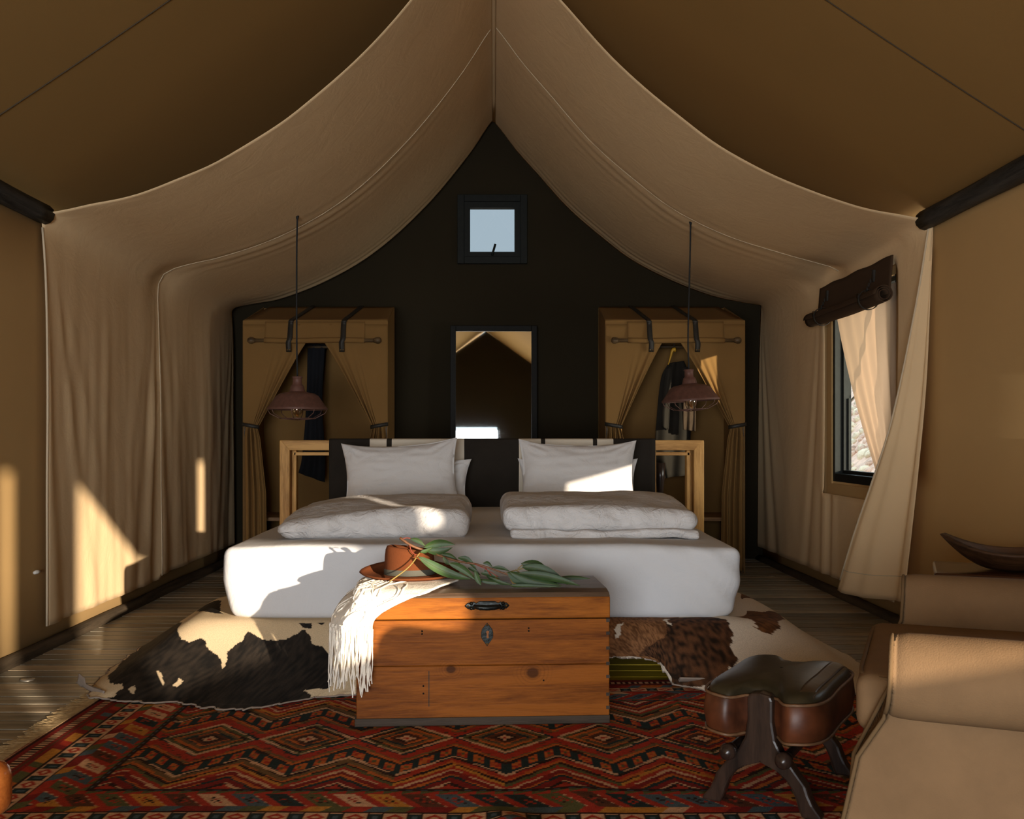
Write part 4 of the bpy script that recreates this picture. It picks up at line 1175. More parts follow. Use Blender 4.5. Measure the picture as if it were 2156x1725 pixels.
# lie the cloth on the chest: push every point that would be inside it out through the nearest face
top_y = [-CDP - 0.004, -CDP + 0.018, -CDP + 0.07, CDP]; top_z = [0.466, 0.480, 0.487, 0.489]
def on_chest(P, m):
    q = to_local(P, chest); q[:, 2] -= 0.0
    lift = np.interp(q[:, 1], top_y, top_z) + m - q[:, 2]; fwd = q[:, 1] + CDP + 0.004 + m; left = q[:, 0] + CW + 0.002 + m
    ins = (lift > 0) & (fwd > 0) & (left > 0) & (q[:, 1] < CDP + m) & (q[:, 0] < CW)
    k = np.argmin(np.stack([lift, fwd, left], 1), 1)
    q[ins & (k == 0), 2] += lift[ins & (k == 0)]
    q[ins & (k == 1), 1] -= fwd[ins & (k == 1)]
    q[ins & (k == 2), 0] -= left[ins & (k == 2)]
    (lx, ly, lz), rz = FRAME[chest.name]
    c, s_ = math.cos(rz), math.sin(rz)
    return np.stack([q[:, 0] * c - q[:, 1] * s_ + lx, q[:, 0] * s_ + q[:, 1] * c + ly, q[:, 2] + lz], 1)
for _ in range(6):
    V = on_chest(V.reshape(-1, 3), 0.012).reshape(60, 40, 3)
    S = V.copy(); S[1:-1, 1:-1] = 0.4 * V[1:-1, 1:-1] + 0.15 * (V[:-2, 1:-1] + V[2:, 1:-1] + V[1:-1, :-2] + V[1:-1, 2:]); V = S
V = on_chest(V.reshape(-1, 3), 0.010).reshape(60, 40, 3)
shawl = add('wool_shawl', (V.reshape(-1, 3), F), M['wool'], solid=0.006, base=True)
tag(shawl, 'cream fringed wool shawl spilling over the chest corner', 'shawl')
loc = np.array(shawl.location)
geos = []
for k in range(58):
    j = k / 57 * 39
    p0 = V[random.randint(54, 59), int(j)].copy()
    L_ = random.uniform(0.13, 0.235) + 0.012 * math.sin(k * .5)
    cl = (k // 3)
    ox = 0.016 * math.sin(cl * 2.3) + random.uniform(-.006, .006); oy = random.uniform(-.018, -0.006)
    ph1, ph2 = random.uniform(0, 6), random.uniform(0, 6)
    pts = [p0 + np.array((0, -.003, .012))]
    for t in np.linspace(0.08, 1, 12):
        pts.append(p0 + np.array((ox * t ** 1.5 + .005 * math.sin(t * 5 + ph1) * t, oy * t - .004 + .004 * math.cos(t * 6 + ph2), -L_ * t)))
    r0_ = random.uniform(.003, .0055)
    geos.append(tube(pts, [r0_ * (1 - .45 * q_ / 12) * (1 + .18 * math.sin(q_ * 2.4 + k)) for q_ in range(len(pts))], 6, False))
for k in range(26):      # loose ends lying over the cloth itself
    i, j = random.randint(6, 40), random.randint(0, 26)
    n_ = random.randint(10, 24); dj = random.uniform(-9, 9)
    pts = []
    for q_ in range(7):
        t = q_ / 6
        ii = min(59, int(i + n_ * t)); jj_ = int(min(39, max(0, j + dj * math.sin(t * 2.6))))
        pts.append(V[ii, jj_] + np.array((0, -.004, .005)))
    geos.append(tube(pts, .0028, 5, False))
jj = join(*geos)
jj = (on_chest(jj[0], 0.001), jj[1])
fr_ = add('fringe', (jj[0] - loc, jj[1]), M['wool'], shawl); fr_['kind'] = 'stuff'

HX, HY, HZ0 = -0.332, 3.93, 0.510
hat = thing('fedora_hat', 'rust brown felt fedora with an olive band on the chest', 'hat', (HX, HY, HZ0), 0.10)
n = 64
a_ = np.arange(n) * 2 * PI / n
V = []
brings = [(0.0, .013), (0.15, .010), (.4, .006), (.7, .005), (.9, .010), (1.0, .016)]
for f, z in brings:
    for a in a_:
        rx = .096 + (.196 - .096) * f; ry = .080 + (.165 - .080) * f
        lift = f ** 1.6 * (0.036 * max(0, math.sin(a)) ** 1.5 + 0.010 * abs(math.cos(a)) ** 4)
        V.append((rx * math.cos(a), ry * math.sin(a), z + lift))
nr = len(brings)
F = [(k * n + i, k * n + (i + 1) % n, (k + 1) * n + (i + 1) % n, (k + 1) * n + i) for k in range(nr - 1) for i in range(n)]
add('brim', (np.array(V), F), M['felt'], hat, solid=0.005)
V = []
crings = [(1.0, .012), (1.0, .045), (.985, .075), (.955, .10), (.90, .114), (.80, .118), (.60, .112), (.35, .103), (.12, .099), (0.01, .098)]
for f, z in crings:
    for a in a_:
        x, y = .099 * f * math.cos(a), .083 * f * math.sin(a)
        if z > .07:
            y *= 1 - 0.18 * (z - .07) / .05 * (0.5 + 0.5 * math.cos(a))     # pinched toward one end
            zz = z - 0.012 * math.cos(a) * f
        else: zz = z
        if f < 0.7: zz -= 0.014 * math.exp(-(y / .03) ** 2)
        V.append((x, y, zz))
nr = len(crings)
F = [(k * n + i, k * n + (i + 1) % n, (k + 1) * n + (i + 1) % n, (k + 1) * n + i) for k in range(nr - 1) for i in range(n)]
add('crown', (np.array(V), F), M['felt'], hat)
V = []
for z, k in ((.011, 1.014), (.013, 1.02), (.034, 1.02), (.037, 1.012)):
    V += [(.099 * k * math.cos(a), .083 * k * math.sin(a), z) for a in a_]
F = [(k * n + i, k * n + (i + 1) % n, (k + 1) * n + (i + 1) % n, (k + 1) * n + i) for k in range(3) for i in range(n)]
add('hat_band', (np.array(V), F), M['band'], hat)

branch = thing('eucalyptus_branch', 'leafy green eucalyptus branch lying across the hat and chest', 'branch', (0.0, 3.82, 0.50))
def B_(px, py, d): 
    p = W(px, py, d); p[2] = max(p[2], 0.506); return p
spts = [B_(842, 1133, 3.86), B_(868, 1150, 3.85), (B_(905, 1163, 3.85)), B_(960, 1181, 3.82), B_(1010, 1190, 3.80), B_(1060, 1207, 3.80), B_(1085, 1216, 3.79), B_(1105, 1232, 3.78)]
add('stem', tube(smooth_path(spts, 40), np.linspace(.0055, .0024, 40), 7), M['stem'], branch, True)
def twig(p, m='stem_y', r=.0018):
    add('twig', tube(smooth_path([B_(*q) for q in p], 12), r, 5), M[m], branch, True)
twig([(885, 1163, 3.83), (860, 1195, 3.79), (820, 1225, 3.745)], 'stem_y', .0026)
twig([(862, 1147, 3.85), (867, 1162, 3.84), (880, 1172, 3.83)], 'stem_r', .002)
twig([(846, 1135, 3.86), (856, 1133, 3.86), (864, 1134, 3.86)], 'stem_r', .002)
twig([(962, 1180, 3.82), (972, 1192, 3.81), (982, 1202, 3.80)], 'stem_r')
twig([(1000, 1188, 3.80), (1025, 1200, 3.79), (1048, 1215, 3.79)], 'stem_r')
twig([(1020, 1192, 3.80), (1030, 1207, 3.79), (1034, 1212, 3.78)], 'stem_r')
twig([(1066, 1206, 3.79), (1095, 1199, 3.78), (1112, 1194, 3.77)])
twig([(1085, 1200, 3.78), (1098, 1208, 3.77)]); twig([(1090, 1198, 3.78), (1100, 1190, 3.78)])
twig([(1074, 1214, 3.79), (1078, 1226, 3.77), (1092, 1236, 3.76)]); twig([(1074, 1221, 3.78), (1098, 1226, 3.76)]); twig([(1078, 1228, 3.77), (1102, 1232, 3.75)]); twig([(1042, 1216, 3.79), (1066, 1232, 3.76)])
leaves = [((892, 1153), (958, 1147), 17, -6, 3.86), ((895, 1158), (953, 1153), 15, 6, 3.845), ((864, 1135), (896, 1151), 10, -4, 3.87), ((880, 1172), (992, 1220), 20, 8, 3.80), ((945, 1186), (1002, 1222), 15, -6, 3.79),
          ((964, 1175), (1004, 1201), 12, -9, 3.81), ((1000, 1202), (1013, 1233), 11, 4, 3.75), ((885, 1163), (909, 1154), 8, 2, 3.82), ((930, 1168), (964, 1180), 9, -4, 3.84), ((932, 1172), (948, 1190), 8, 3, 3.81),
          ((1017, 1186), (1038, 1197), 8, -5, 3.82), ((1037, 1195), (1073, 1203), 8, -3, 3.82), ((1097, 1187), (1172, 1232), 22, -14, 3.79), ((1099, 1194), (1196, 1234), 22, -10, 3.76), ((1073, 1205), (1184, 1242), 20, 5, 3.73),
          ((1090, 1207), (1222, 1234), 17, -5, 3.72), ((1174, 1218), (1242, 1219), 9, -2, 3.84), ((1073, 1233), (1181, 1243), 13, 3, 3.71), ((1005, 1221), (1073, 1228), 10, 2, 3.78), ((1033, 1217), (1078, 1232), 8, 3, 3.76),
          ((1068, 1205), (1126, 1234), 22, 4, 3.75), ((1012, 1207), (1052, 1219), 10, -3, 3.80), ((1072, 1210), (1150, 1238), 16, -4, 3.77), ((1020, 1200), (1044, 1222), 9, 5, 3.81), ((1110, 1215), (1205, 1238), 14, 2, 3.80), ((985, 1196), (1012, 1212), 8, -3, 3.83)]
for k, (a, b_, wd, bend, d) in enumerate(leaves):
    p0, p1 = B_(*a, d), B_(*b_, d - 0.01 + 0.02 * random.random())
    ax = p1 - p0; ln = np.linalg.norm(ax); ax /= ln
    up = np.array((0, -0.45, 0.9)); side = np.cross(ax, np.array((0, -1.0, 0.25))); side /= np.linalg.norm(side)
    nrm = np.cross(side, ax)
    wdt = wd / F_PX * d / 2; bd = -bend / F_PX * d
    V = []
    for i in range(13):
        t = i / 12
        c = p0 + ax * ln * t + np.array((0, 0, 1)) * bd * math.sin(t * PI)
        w = wdt * (math.sin(t ** 0.8 * PI) ** 0.8 if 0 < t < 1 else 0.02)
        for j in range(5):
            s = (j - 2) / 2
            q_ = c + side * w * s + nrm * 0.25 * w * (s * s) * (1 if k % 2 else -1)
            q_[2] = max(q_[2], 0.504)
            V.append(q_)
    lf = add('leaf', (np.array(V), grid_faces(13, 5)), M['leaf2'] if k in (0, 3, 4, 6, 7) else M['leaf'], branch, True)
    add('midrib', tube([V[i * 5 + 2] + np.array((0, -0.0012, 0.0008)) for i in range(0, 13, 2)], .0007, 4), M['vein'], lf, True)

# ================================================================== wardrobes
WD_Y0, WD_Y1 = 7.80, 8.44
def wardrobe(label, x0, x1, mirrored):
    w = x1 - x0
    root = thing('canvas_wardrobe', label, 'wardrobe', ((x0 + x1) / 2, (WD_Y0 + WD_Y1) / 2, 0), 0, 'canvas wardrobes on the back wall')
    zf, zb = 1.975, 2.165
    ins = 0.05
    A = lambda n_, g, m, **k: add(n_, g, M[m], root, True, **k)
    A('back_panel', box(x0 + 0.01, x1 - 0.01, WD_Y1 - 0.008, WD_Y1, 0, zb - 0.01), 'wardrobe', smooth=False)
    for xx, s in ((x0, 1), (x1, -1)):
        V = [(xx, WD_Y0, 0), (xx + s * ins * 0.3, WD_Y1, 0), (xx + s * ins * 0.3, WD_Y1, zb), (xx, WD_Y0, zf)]
        A('side_panel', (np.array(V, float), [(0, 1, 2, 3)]), 'wardrobe', solid=0.006, smooth=False)
        A('post', box(min(xx, xx + s * 0.03), max(xx, xx + s * 0.03), WD_Y0 + 0.005, WD_Y0 + 0.035, 0, zf - 0.01), 'finial', smooth=False)
    xi0, xi1 = x0 + (ins if not mirrored else 0.0), x1 - (0.0 if not mirrored else ins)
    def rf(U, Vv):
        a = x0 + (x1 - x0) * U; b_ = xi0 + 0.015 + (xi1 - xi0 - 0.03) * U
        return a * (1 - Vv) + b_ * Vv, WD_Y0 - 0.004 + (WD_Y1 - WD_Y0) * Vv, zf + (zb - zf) * Vv - 0.012 * np.sin(Vv * PI) * np.sin(U * PI)
    A('roof_panel', grid(rf, np.linspace(0, 1, 16), np.linspace(0, 1, 10)), 'wardrobe', solid=0.006)
    # header strip and rolled valance
    zr = 1.06 + (922 - 716) / F_PX * 7.72
    a, b_ = x0 + w * 0.155, x1 - w * 0.155
    def vf(U, Vv):
        return a + (b_ - a) * U, WD_Y0 - 0.012 - 0.03 * Vv + 0.003 * np.sin(U * 22), zf - 0.008 - (zf - zr) * Vv
    A('header', box(x0, x1, WD_Y0 - 0.004, WD_Y0 + 0.004, zf - 0.175, zf), 'wardrobe', smooth=False)
    val = A('valance', grid(vf, np.linspace(0, 1, 40), np.linspace(0, 1, 8)), 'wardrobe', solid=0.005)
    add('roll', tube([(x, WD_Y0 - 0.045, zr + 0.003 * math.sin(x * 9)) for x in np.linspace(a, b_, 20)], 0.021, 12), M['wardrobe'], val, True)
    rod = A('rod', tube([(x, WD_Y0 - 0.045, zr) for x in np.linspace(a - 0.10, b_ + 0.10, 6)], 0.014, 10), 'finial')
    for xx, s in ((a - 0.085, -1), (b_ + 0.085, 1)):
        add('finial', moved(lathe([(0, -.012), (.016, -.012), (.022, 0), (.027, .016), (.024, .034), (.012, .044), (0, .046)], 14), xx, WD_Y0 - 0.045, zr, ry=s * PI / 2), M['finial'], rod, True)
    for f in ((0.335, 0.70) if not mirrored else (0.31, 0.64)):
        xs_ = x0 + w * f
        dx = 0.035 * (1 if not mirrored else -1)
        pts = [(xs_ + dx * 1.6, WD_Y1 - 0.02, zb + 0.008), (xs_ + dx * 0.6, (WD_Y0 + WD_Y1) / 2, (zf + zb) / 2 + 0.002), (xs_ + 0.2 * dx, WD_Y0 - 0.008, zf + 0.008), (xs_, WD_Y0 - 0.03, zf - 0.03), (xs_, WD_Y0 - 0.07, zr + 0.015), (xs_ - .3 * dx, WD_Y0 - 0.072, zr - 0.02), (xs_ - 0.3 * dx, WD_Y0 - 0.055, zr - 0.09)]
        sp = smooth_path(pts, 30); V = []
        for p in sp: V += [(p[0] - 0.02, p[1], p[2]), (p[0] + 0.02, p[1], p[2])]
        st = A('strap', (np.array(V), [(2 * i, 2 * i + 1, 2 * i + 3, 2 * i + 2) for i in range(29)]), 'strap', solid=0.004)
        for ox in (-0.01, 0.01):
            add('rivet', moved(lathe([(0, .004), (.004, .003), (.005, 0)], 8), xs_ + ox - .3 * dx, WD_Y0 - 0.060, zr - 0.075, rx=PI / 2), M['brass'], st, True)
    # the two tied-back curtains
    zt = 1.155
    xm = x0 + w * (0.50 if not mirrored else 0.47)
    for s, xo in ((1, x0), (-1, x1)):
        tie_w = 0.125
        xin_top = xm - s * 0.065
        nu, nv = 70, 60
        V = []
        for i in range(nv):
            z = (zf - 0.03) * (1 - i / (nv - 1)) + 0.02 * (i / (nv - 1))
            if z > zt:
                t = max(0.0, (1.81 - z) / (1.81 - zt))
                xin = xin_top + (xo + s * tie_w - xin_top) * (t ** 0.92)
                bunch = t
            else:
                t = (zt - z) / zt
                xin = xo + s * (tie_w + 0.05 * min(1, t * 2.2) + 0.015 * t)
                bunch = 1 - 0.45 * min(1, t * 1.6)
            for j in range(nu):
                u = j / (nu - 1)
                if z > zt:
                    k = u ** (1 - 0.35 * bunch)
                    x = xo + (xin - xo) * k
                    fold = 0.020 * max(0, (u - 0.45) / 0.55) * math.sin(u * 34) * min(1, 0.25 + bunch) + 0.012 * bunch * math.sin(u * 40) * (u > .5)
                    y = WD_Y0 - 0.012 + fold - 0.018 * max(0, (u - .5)) * bunch
                else:
                    g = 0.10 * (1 - min(1, (zt - z) / 0.10))
                    x = xo + s * 0.01 + (xin - xo - s * 0.01) * u + s * g * (0.5 - u) * 0.3
                    fold = 0.022 * math.sin(u * 21 + 1.0) + 0.008 * math.sin(u * 47)
                    y = WD_Y0 - 0.022 + fold
                V.append((x, y, z))
        cu = A('curtain', (np.array(V), grid_faces(nv, nu)), 'wardrobe', solid=0.004)
        cx_ = xo + s * 0.062
        tb = [(cx_ + 0.068 * math.cos(q_), WD_Y0 - 0.02 + 0.045 * math.sin(q_), zt + 0.012 * math.cos(q_) * -s) for q_ in np.linspace(0, 2 * PI, 25)]
        V = []
        for p in tb: V += [(p[0], p[1], p[2] - 0.014), (p[0], p[1], p[2] + 0.014)]
        add('tie_back', (np.array(V), [(2 * i, 2 * i + 1, 2 * i + 3, 2 * i + 2) for i in range(24)]), M['strap'], cu, True, solid=0.004)
    A('shelf', box(x0 + 0.03, x1 - 0.03, WD_Y0 + 0.10, WD_Y1 - 0.02, 0.40, 0.43), 'shelf', smooth=False, bevel=0.004)
    A('hanging_rail', tube([(x0 + 0.01, 8.12, 1.80), (x1 - 0.01, 8.12, 1.80)], 0.012, 8), 'finial')
    return root
WLX = (W(512, 0, 7.8)[0], W(816, 0, 7.8)[0]); WRX = (W(1275, 0, 7.8)[0], W(1568, 0, 7.8)[0])
wardrobe('khaki canvas wardrobe holding a single dark hanging scarf', WLX[0], WLX[1], False)
wardrobe('khaki canvas wardrobe holding a coat on a yellow hanger', WRX[0], WRX[1], True)

def hanging_cloth(name, label, cat, pts_l, pts_r, d, m, amp=0.02, k=30, seed=0, parent=None):
    Lc = smooth_path([W(px, py, d) for px, py in pts_l], 40); Rc = smooth_path([W(px, py, d) for px, py in pts_r], 40)
    V = []
    for i in range(40):
        for j in range(24):
            t = j / 23
            p = Lc[i] * (1 - t) + Rc[i] * t
            V.append(p + np.array((0, amp * math.sin(t * k * .5 + seed + i * .02) * (0.4 + 0.6 * i / 39), 0)))
    o = add(name, (np.array(V), grid_faces(40, 24)), M[m], parent, parent is not None, solid=0.006, base=True)
    if parent is None: tag(o, label, cat)
    return o
hanging_cloth('scarf', 'dark navy fringed scarf hanging in the left wardrobe', 'scarf', [(648, 725), (645, 850), (636, 960), (628, 996)], [(684, 725), (678, 850), (684, 960), (683, 1016)], 8.12, 'scarf', 0.018, 26)
coat = thing('hanging_coat', 'dark charcoal coat hanging in the right wardrobe', 'coat', (W(1400, 0, 8.1)[0], 8.1, 0.5))
hanging_cloth('coat_body', '', '', [(1408, 765), (1392, 800), (1382, 900), (1378, 1010)], [(1440, 760), (1452, 800), (1455, 900), (1450, 1000)], 8.08, 'coat', 0.03, 24, 1, coat)
hanging_cloth('sleeve', '', '', [(1404, 775), (1396, 830), (1394, 900)], [(1416, 770), (1412, 830), (1408, 905)], 8.02, 'coat', 0.015, 12, 2, coat)
hanging_cloth('sleeve', '', '', [(1436, 775), (1444, 830), (1446, 900)], [(1450, 772), (1462, 830), (1462, 895)], 8.02, 'coat', 0.015, 12, 2, coat)
hanging_cloth('lace_cloth', 'pale brown lace cloth hanging beside the coat', 'cloth', [(1440, 800), (1438, 860), (1438, 905)], [(1462, 800), (1464, 860), (1463, 908)], 7.93, 'lace', 0.014, 26, 3)
hg = thing('coat_hanger', 'yellow coat hanger on the right wardrobe rail', 'coat hanger', tuple(W(1416, 735, 8.1)))
p = [W(1418, 730, 8.08), W(1416, 745, 8.06), W(1408, 765, 8.06)]
add('shoulder', tube(smooth_path([W(1423, 736, 8.05), W(1416, 738, 8.05), W(1412, 752, 8.05), W(1407, 768, 8.05)], 14), [.014, .020, .018, .016, .014, .012, .011, .010, .009, .008, .007, .006, .005, .004], 8), M['yellow'], hg, True)
add('hook', tube(smooth_path([W(1420, 736, 8.05), W(1419, 726, 8.08), W(1420, 720, 8.12)], 10), .004, 6), M['alu'], hg, True)

# dark turned stand behind the headboard
lp_ = thing('lamp_stand', 'dark tapered wooden stand seen through the right headboard opening', 'stand', (W(1390, 0, 7.2)[0], 7.2, 0))
zt_ = W(0, 975, 7.2)[2]
add('column', lathe([(0, zt_), (.036, zt_), (.034, zt_ - .10), (.022, zt_ - .22), (.016, zt_ - .25), (.024, zt_ - .27), (.02, zt_ - .30), (.016, .30), (.018, .06)], 20), M['ebony'], lp_)
add('foot', lathe([(.018, .06), (.05, .05), (.10, .03), (.12, .012), (.12, 0), (0, 0)], 24), M['ebony'], lp_)

# leaning mirror
mz0, mz1 = 0.62, W(0, 685, 8.58)[2]
mx0, mx1 = W(948, 0, 8.58)[0], W(1131, 0, 8.58)[0]
mir = thing('wall_mirror', 'tall black framed mirror on the dark back wall', 'mirror', ((mx0 + mx1) / 2, 8.57, mz0))
mir.rotation_euler = (-0.0292, 0, 0.008)
hw = (mx1 - mx0) / 2; hh = mz1 - mz0
add('frame', frame_y(-hw, hw, -0.018, 0.018, 0, hh, 0.048), M['mirror_frame'], mir, smooth=False, bevel=0.004)
add('glass', box(-hw + 0.04, hw - 0.04, 0.0, 0.006, 0.04, hh - 0.04), M['mirror'], mir, smooth=False)

# ------------------------------------------------------------------ pendant lamps
def lamp(label, px, rim_py, d, ztop, tilt):
    p = W(px, rim_py, d)
    root = thing('pendant_lamp', label, 'pendant lamp', tuple(p), 0, 'caged pendant lamps')
    Tm = lambda g: moved(g, ry=tilt)
    R = 0.19
    add('shade', Tm(lathe([(R, -0.004), (R + 0.003, 0.004), (R - 0.004, 0.010), (.135, .082), (.11, .098), (.055, .108), (.050, .112), (.044, .110), (.052, .104), (.105, .092), (.13, .076), (R - 0.012, .008), (R, -0.004)], 40)), M['lamp_paint'], root)
    add('neck', Tm(lathe([(.052, .104), (.046, .13), (.040, .150), (.030, .158), (.029, .196), (.034, .200), (.033, .208), (.012, .210), (0, .210)], 24)), M['lamp_paint'], root)
    add('socket', Tm(lathe([(.02, .10), (.02, .045), (.016, .035), (0, .035)], 16)), M['filament'], root)
    b_ = add('bulb', Tm(lathe([(.014, .045), (.018, .036), (.036, .012), (.040, -.004), (.034, -.026), (.016, -.040), (0, -.042)], 24)), M['bulb'], root)
    fl_ = [(.010 * math.cos(t * 3), .010 * math.sin(t * 3), .03 - .045 * (t % 2)) for t in np.linspace(0, 8, 30)]
    add('filament', Tm(tube(fl_, .0012, 4)), M['filament'], b_)
    geos = []
    cg = add('cage', Tm(tube([(R * math.cos(a), R * math.sin(a), -0.004) for a in np.linspace(0, 2 * PI, 41)], .0035, 6, False)), M['lamp_wire'], root)
    add('ring', Tm(tube([(.115 * math.cos(a), .115 * math.sin(a), -0.062) for a in np.linspace(0, 2 * PI, 9)], .0032, 6, False)), M['lamp_wire'], cg)
    for k in range(8):
        a = k * PI / 4
        pts = [(R * math.cos(a), R * math.sin(a), -.004), (.178 * math.cos(a), .178 * math.sin(a), -.030), (.115 * math.cos(a), .115 * math.sin(a), -.062), (.03 * math.cos(a), .03 * math.sin(a), -.072), (0, 0, -.073)]
        add('cage_wire', Tm(tube(pts, .0026, 5)), M['lamp_wire'], cg)
    top = np.array((math.sin(tilt) * .21, 0, math.cos(tilt) * .21))
    add('cord', tube(smooth_path([top, top + np.array((-.004, 0, .25)), (0 - .004, 0, ztop - p[2] - .25), (0, 0, ztop - p[2])], 30), .0055, 7), M['cord'], root)
    add('ceiling_hook', tube([(0, 0, ztop - p[2] + .004), (0, 0, ztop - p[2] - .016)], [.011, .007], 8), M['cord'], root)
lamp('rusty caged pendant lamp hanging upright before the scarf wardrobe', 626, 861, 6.42, 2.484, 0.0)
lamp('rusty caged pendant lamp hanging slightly tilted before the coat wardrobe', 1454, 843, 6.72, 2.512, -0.06)

# ================================================================== camel stool
stool = thing('saddle_stool', 'camel saddle footstool with worn leather cushion on the rug', 'stool', (0.865, 3.00, 0.012), -0.54)
NP = 160
def outline(k=1.0, grow=0.0):
    pts = []
    for i in range(NP):
        a = 2 * PI * i / NP
        a += 0.10 * math.sin(2 * a) * -1
        c, s = math.cos(a), math.sin(a)
        e = 0.42
        x = math.copysign(abs(c) ** e, c) * 0.172; y = math.copysign(abs(s) ** e, s) * 0.265
        notch = 0.085 * math.exp(-(x / 0.062) ** 4) * (1 if abs(y) > 0.2 else 0)
        y -= math.copysign(notch, y)
        waist = 0.006 * math.exp(-(y / 0.12) ** 2)
        x -= math.copysign(waist, x)
        pts.append((x * k + grow * c, y * k + grow * s))
    return np.array(pts)
def rings_mesh(rings):
    V = []
    for k, g, z, dome in rings:
        o_ = outline(k, g)
        for x, y in o_: V.append((x, y, z + dome * (1 - (x / .18) ** 2) - 0.020 * math.exp(-(x / .06) ** 2) * (abs(y) / .26) ** 4))
    F = [(r * NP + i, r * NP + (i + 1) % NP, (r + 1) * NP + (i + 1) % NP, (r + 1) * NP + i) for r in range(len(rings) - 1) for i in range(NP)]
    return np.array(V), F
cush = add('cushion', rings_mesh([(.3, 0, .200, 0), (.85, 0, .198, 0), (.96, 0, .203, 0), (1, .004, .218, 0), (1, .012, .262, 0), (1, .006, .306, 0), (.985, 0, .320, 0)]), M['leather'], stool)
top_ = add('cushion_top', rings_mesh([(.985, 0, .318, 0), (.96, 0, .330, .002), (.90, 0, .338, .006), (.7, 0, .343, .009), (.4, 0, .346, .010), (.02, 0, .347, .010)]), M['leather_top'], stool)
for z, k in ((.318, 1.0), (.212, 1.0)):
    o_ = outline(k, .005); pts = [(x, y, z - 0.020 * math.exp(-(x / .06) ** 2) * (abs(y) / .26) ** 4) for x, y in np.vstack([o_, o_[:1]])]
    add('piping', tube(pts, .0045, 6, False), M['leather_pipe'], cush)
V, F = grid(lambda U, Vv: (0.105 + 0.040 * U + 0 * Vv, -0.215 + 0.43 * Vv + 0 * U, 0.3525 - 0.011 * U + 0.001 * np.sin(Vv * 9) - 0.012 * (np.abs(Vv - .5) * 2) ** 6), np.linspace(0, 1, 6), np.linspace(0, 1, 30))
add('edge_strip', (V, F), M['leather_strip'], top_, solid=.004)
def leg_frame_geo(y0, y1):
    O = [(.030, .325), (.036, .310), (.036, .25), (.044, .2), (.062, .165), (.085, .14), (.112, .105), (.128, .085), (.136, .06), (.148, .035), (.168, .010), (.170, 0)]
    I = [(0, .330), (0, .31), (0, .25), (0, .2), (0, .165), (.0, .135), (.040, .120), (.066, .102), (.085, .078), (.097, .052), (.106, .022), (.115, 0)]
    geos = []
    for s_ in (-1, 1):
        n_ = len(O); V_ = []
        for (ox, oz), (ix, iz) in zip(O, I):
            V_ += [(s_ * ox, y0, oz), (s_ * ix, y0, iz), (s_ * ox, y1, oz), (s_ * ix, y1, iz)]
        F_ = []
        for k in range(n_ - 1):
            a_i, b_i = 4 * k, 4 * (k + 1)
            F_ += [(a_i, a_i + 1, b_i + 1, b_i), (a_i + 2, b_i + 2, b_i + 3, a_i + 3), (a_i, b_i, b_i + 2, a_i + 2)]
            if O and I[k][0] + I[k + 1][0] > 0: F_.append((a_i + 1, a_i + 3, b_i + 3, b_i + 1))
        F_ += [(0, 2, 3, 1), (4 * n_ - 4, 4 * n_ - 3, 4 * n_ - 1, 4 * n_ - 2)]
        if s_ < 0: F_ = [f[::-1] for f in F_]
        geos.append((np.array(V_, float), F_))
    return join(*geos)
for s in (-1, 1):
    add('leg_frame', leg_frame_geo(s * 0.208 - 0.022, s * 0.208 + 0.022), M['ebony'], stool, smooth=False, bevel=0.007)
for s in (-1, 1):
    rod_ = add('stretcher', tube([(s * .078, y, .165) for y in np.linspace(-.27, .27, 12)], .013, 10), M['ebony'], stool)
    for e in (-1, 1):
        add('knob', moved(lathe([(.013, -.03), (.017, -.026), (.017, -.018), (.013, -.014), (.018, -.006), (.024, .008), (.022, .022), (.012, .032), (0, .034)], 14), s * .078, e * .262, .165, rx=-e * PI / 2), M['ebony'], rod_)
add('crossbar', box(-.07, .07, -.012, .012, .155, .180), M['ebony'], stool, smooth=False, bevel=.004)

# ================================================================== armchair (near arm toward the camera)
AC = (0.955, 2.345, 0.012)
chair = thing('armchair', 'beige velvet armchair with rolled arms and piped seat cushion', 'armchair', AC, math.radians(156.4))
def arm(sy):
    sec = []
    cy_, cz_, r = 0.455, 0.590, 0.082
    for a in np.linspace(-0.60 * PI, 0.92 * PI, 26):     # the roll, from under the outside over the top to the inside
        sec.append((cy_ + r * math.cos(a), cz_ + r * math.sin(a)))
    sec += [(0.365, 0.55), (0.36, 0.40), (0.36, 0.09)]
    sec = [(0.448, 0.09), (0.448, 0.25), (0.446, 0.42), (0.444, 0.50), (0.440, 0.525)] + sec
    V = []
    n_ = len(sec)
    xs_ = list(np.linspace(-0.80, -0.05, 12)) + [-0.025, -0.010, 0.0]
    for q_, f in enumerate(xs_):
        for (y, z) in sec:
            fw = 0.10 * (1 / (1 + math.exp((z - 0.44) / 0.035))) * (1 if q_ >= 11 else max(0, (f + 0.80) / 0.75))
            cyy, czz = (0.455, 0.605) if z > 0.50 else (0.42, 0.5)
            k = (1.0, 0.99, 0.965, 0.90)[max(0, q_ - len(xs_) + 4)] if z > 0.50 else 1.0
            V.append((f + fw, sy * (cyy + (y - cyy) * k), czz + (z - czz) * k))
    F = [(i * n_ + j, (i + 1) * n_ + j, (i + 1) * n_ + (j + 1) % n_, i * n_ + (j + 1) % n_) for i in range(len(xs_) - 1) for j in range(n_)]
    # front face as a strip between the two flanks
    b0 = (len(xs_) - 1) * n_
    F.append(tuple(b0 + j for j in range(n_)))
    F.append(tuple(j for j in range(n_))[::-1])
    if sy > 0: pass
    o = add('arm', (np.array(V), F), M['velvet'], chair)
    m = o.modifiers.new('weld_normals', 'WEIGHTED_NORMAL')
    edge = [V[b0 + j] for j in range(n_)]
    add('piping', tube([np.array(e) + np.array((0.003, 0, 0)) for e in edge], 0.0045, 6), M['velvet_pipe'], o)
    return o
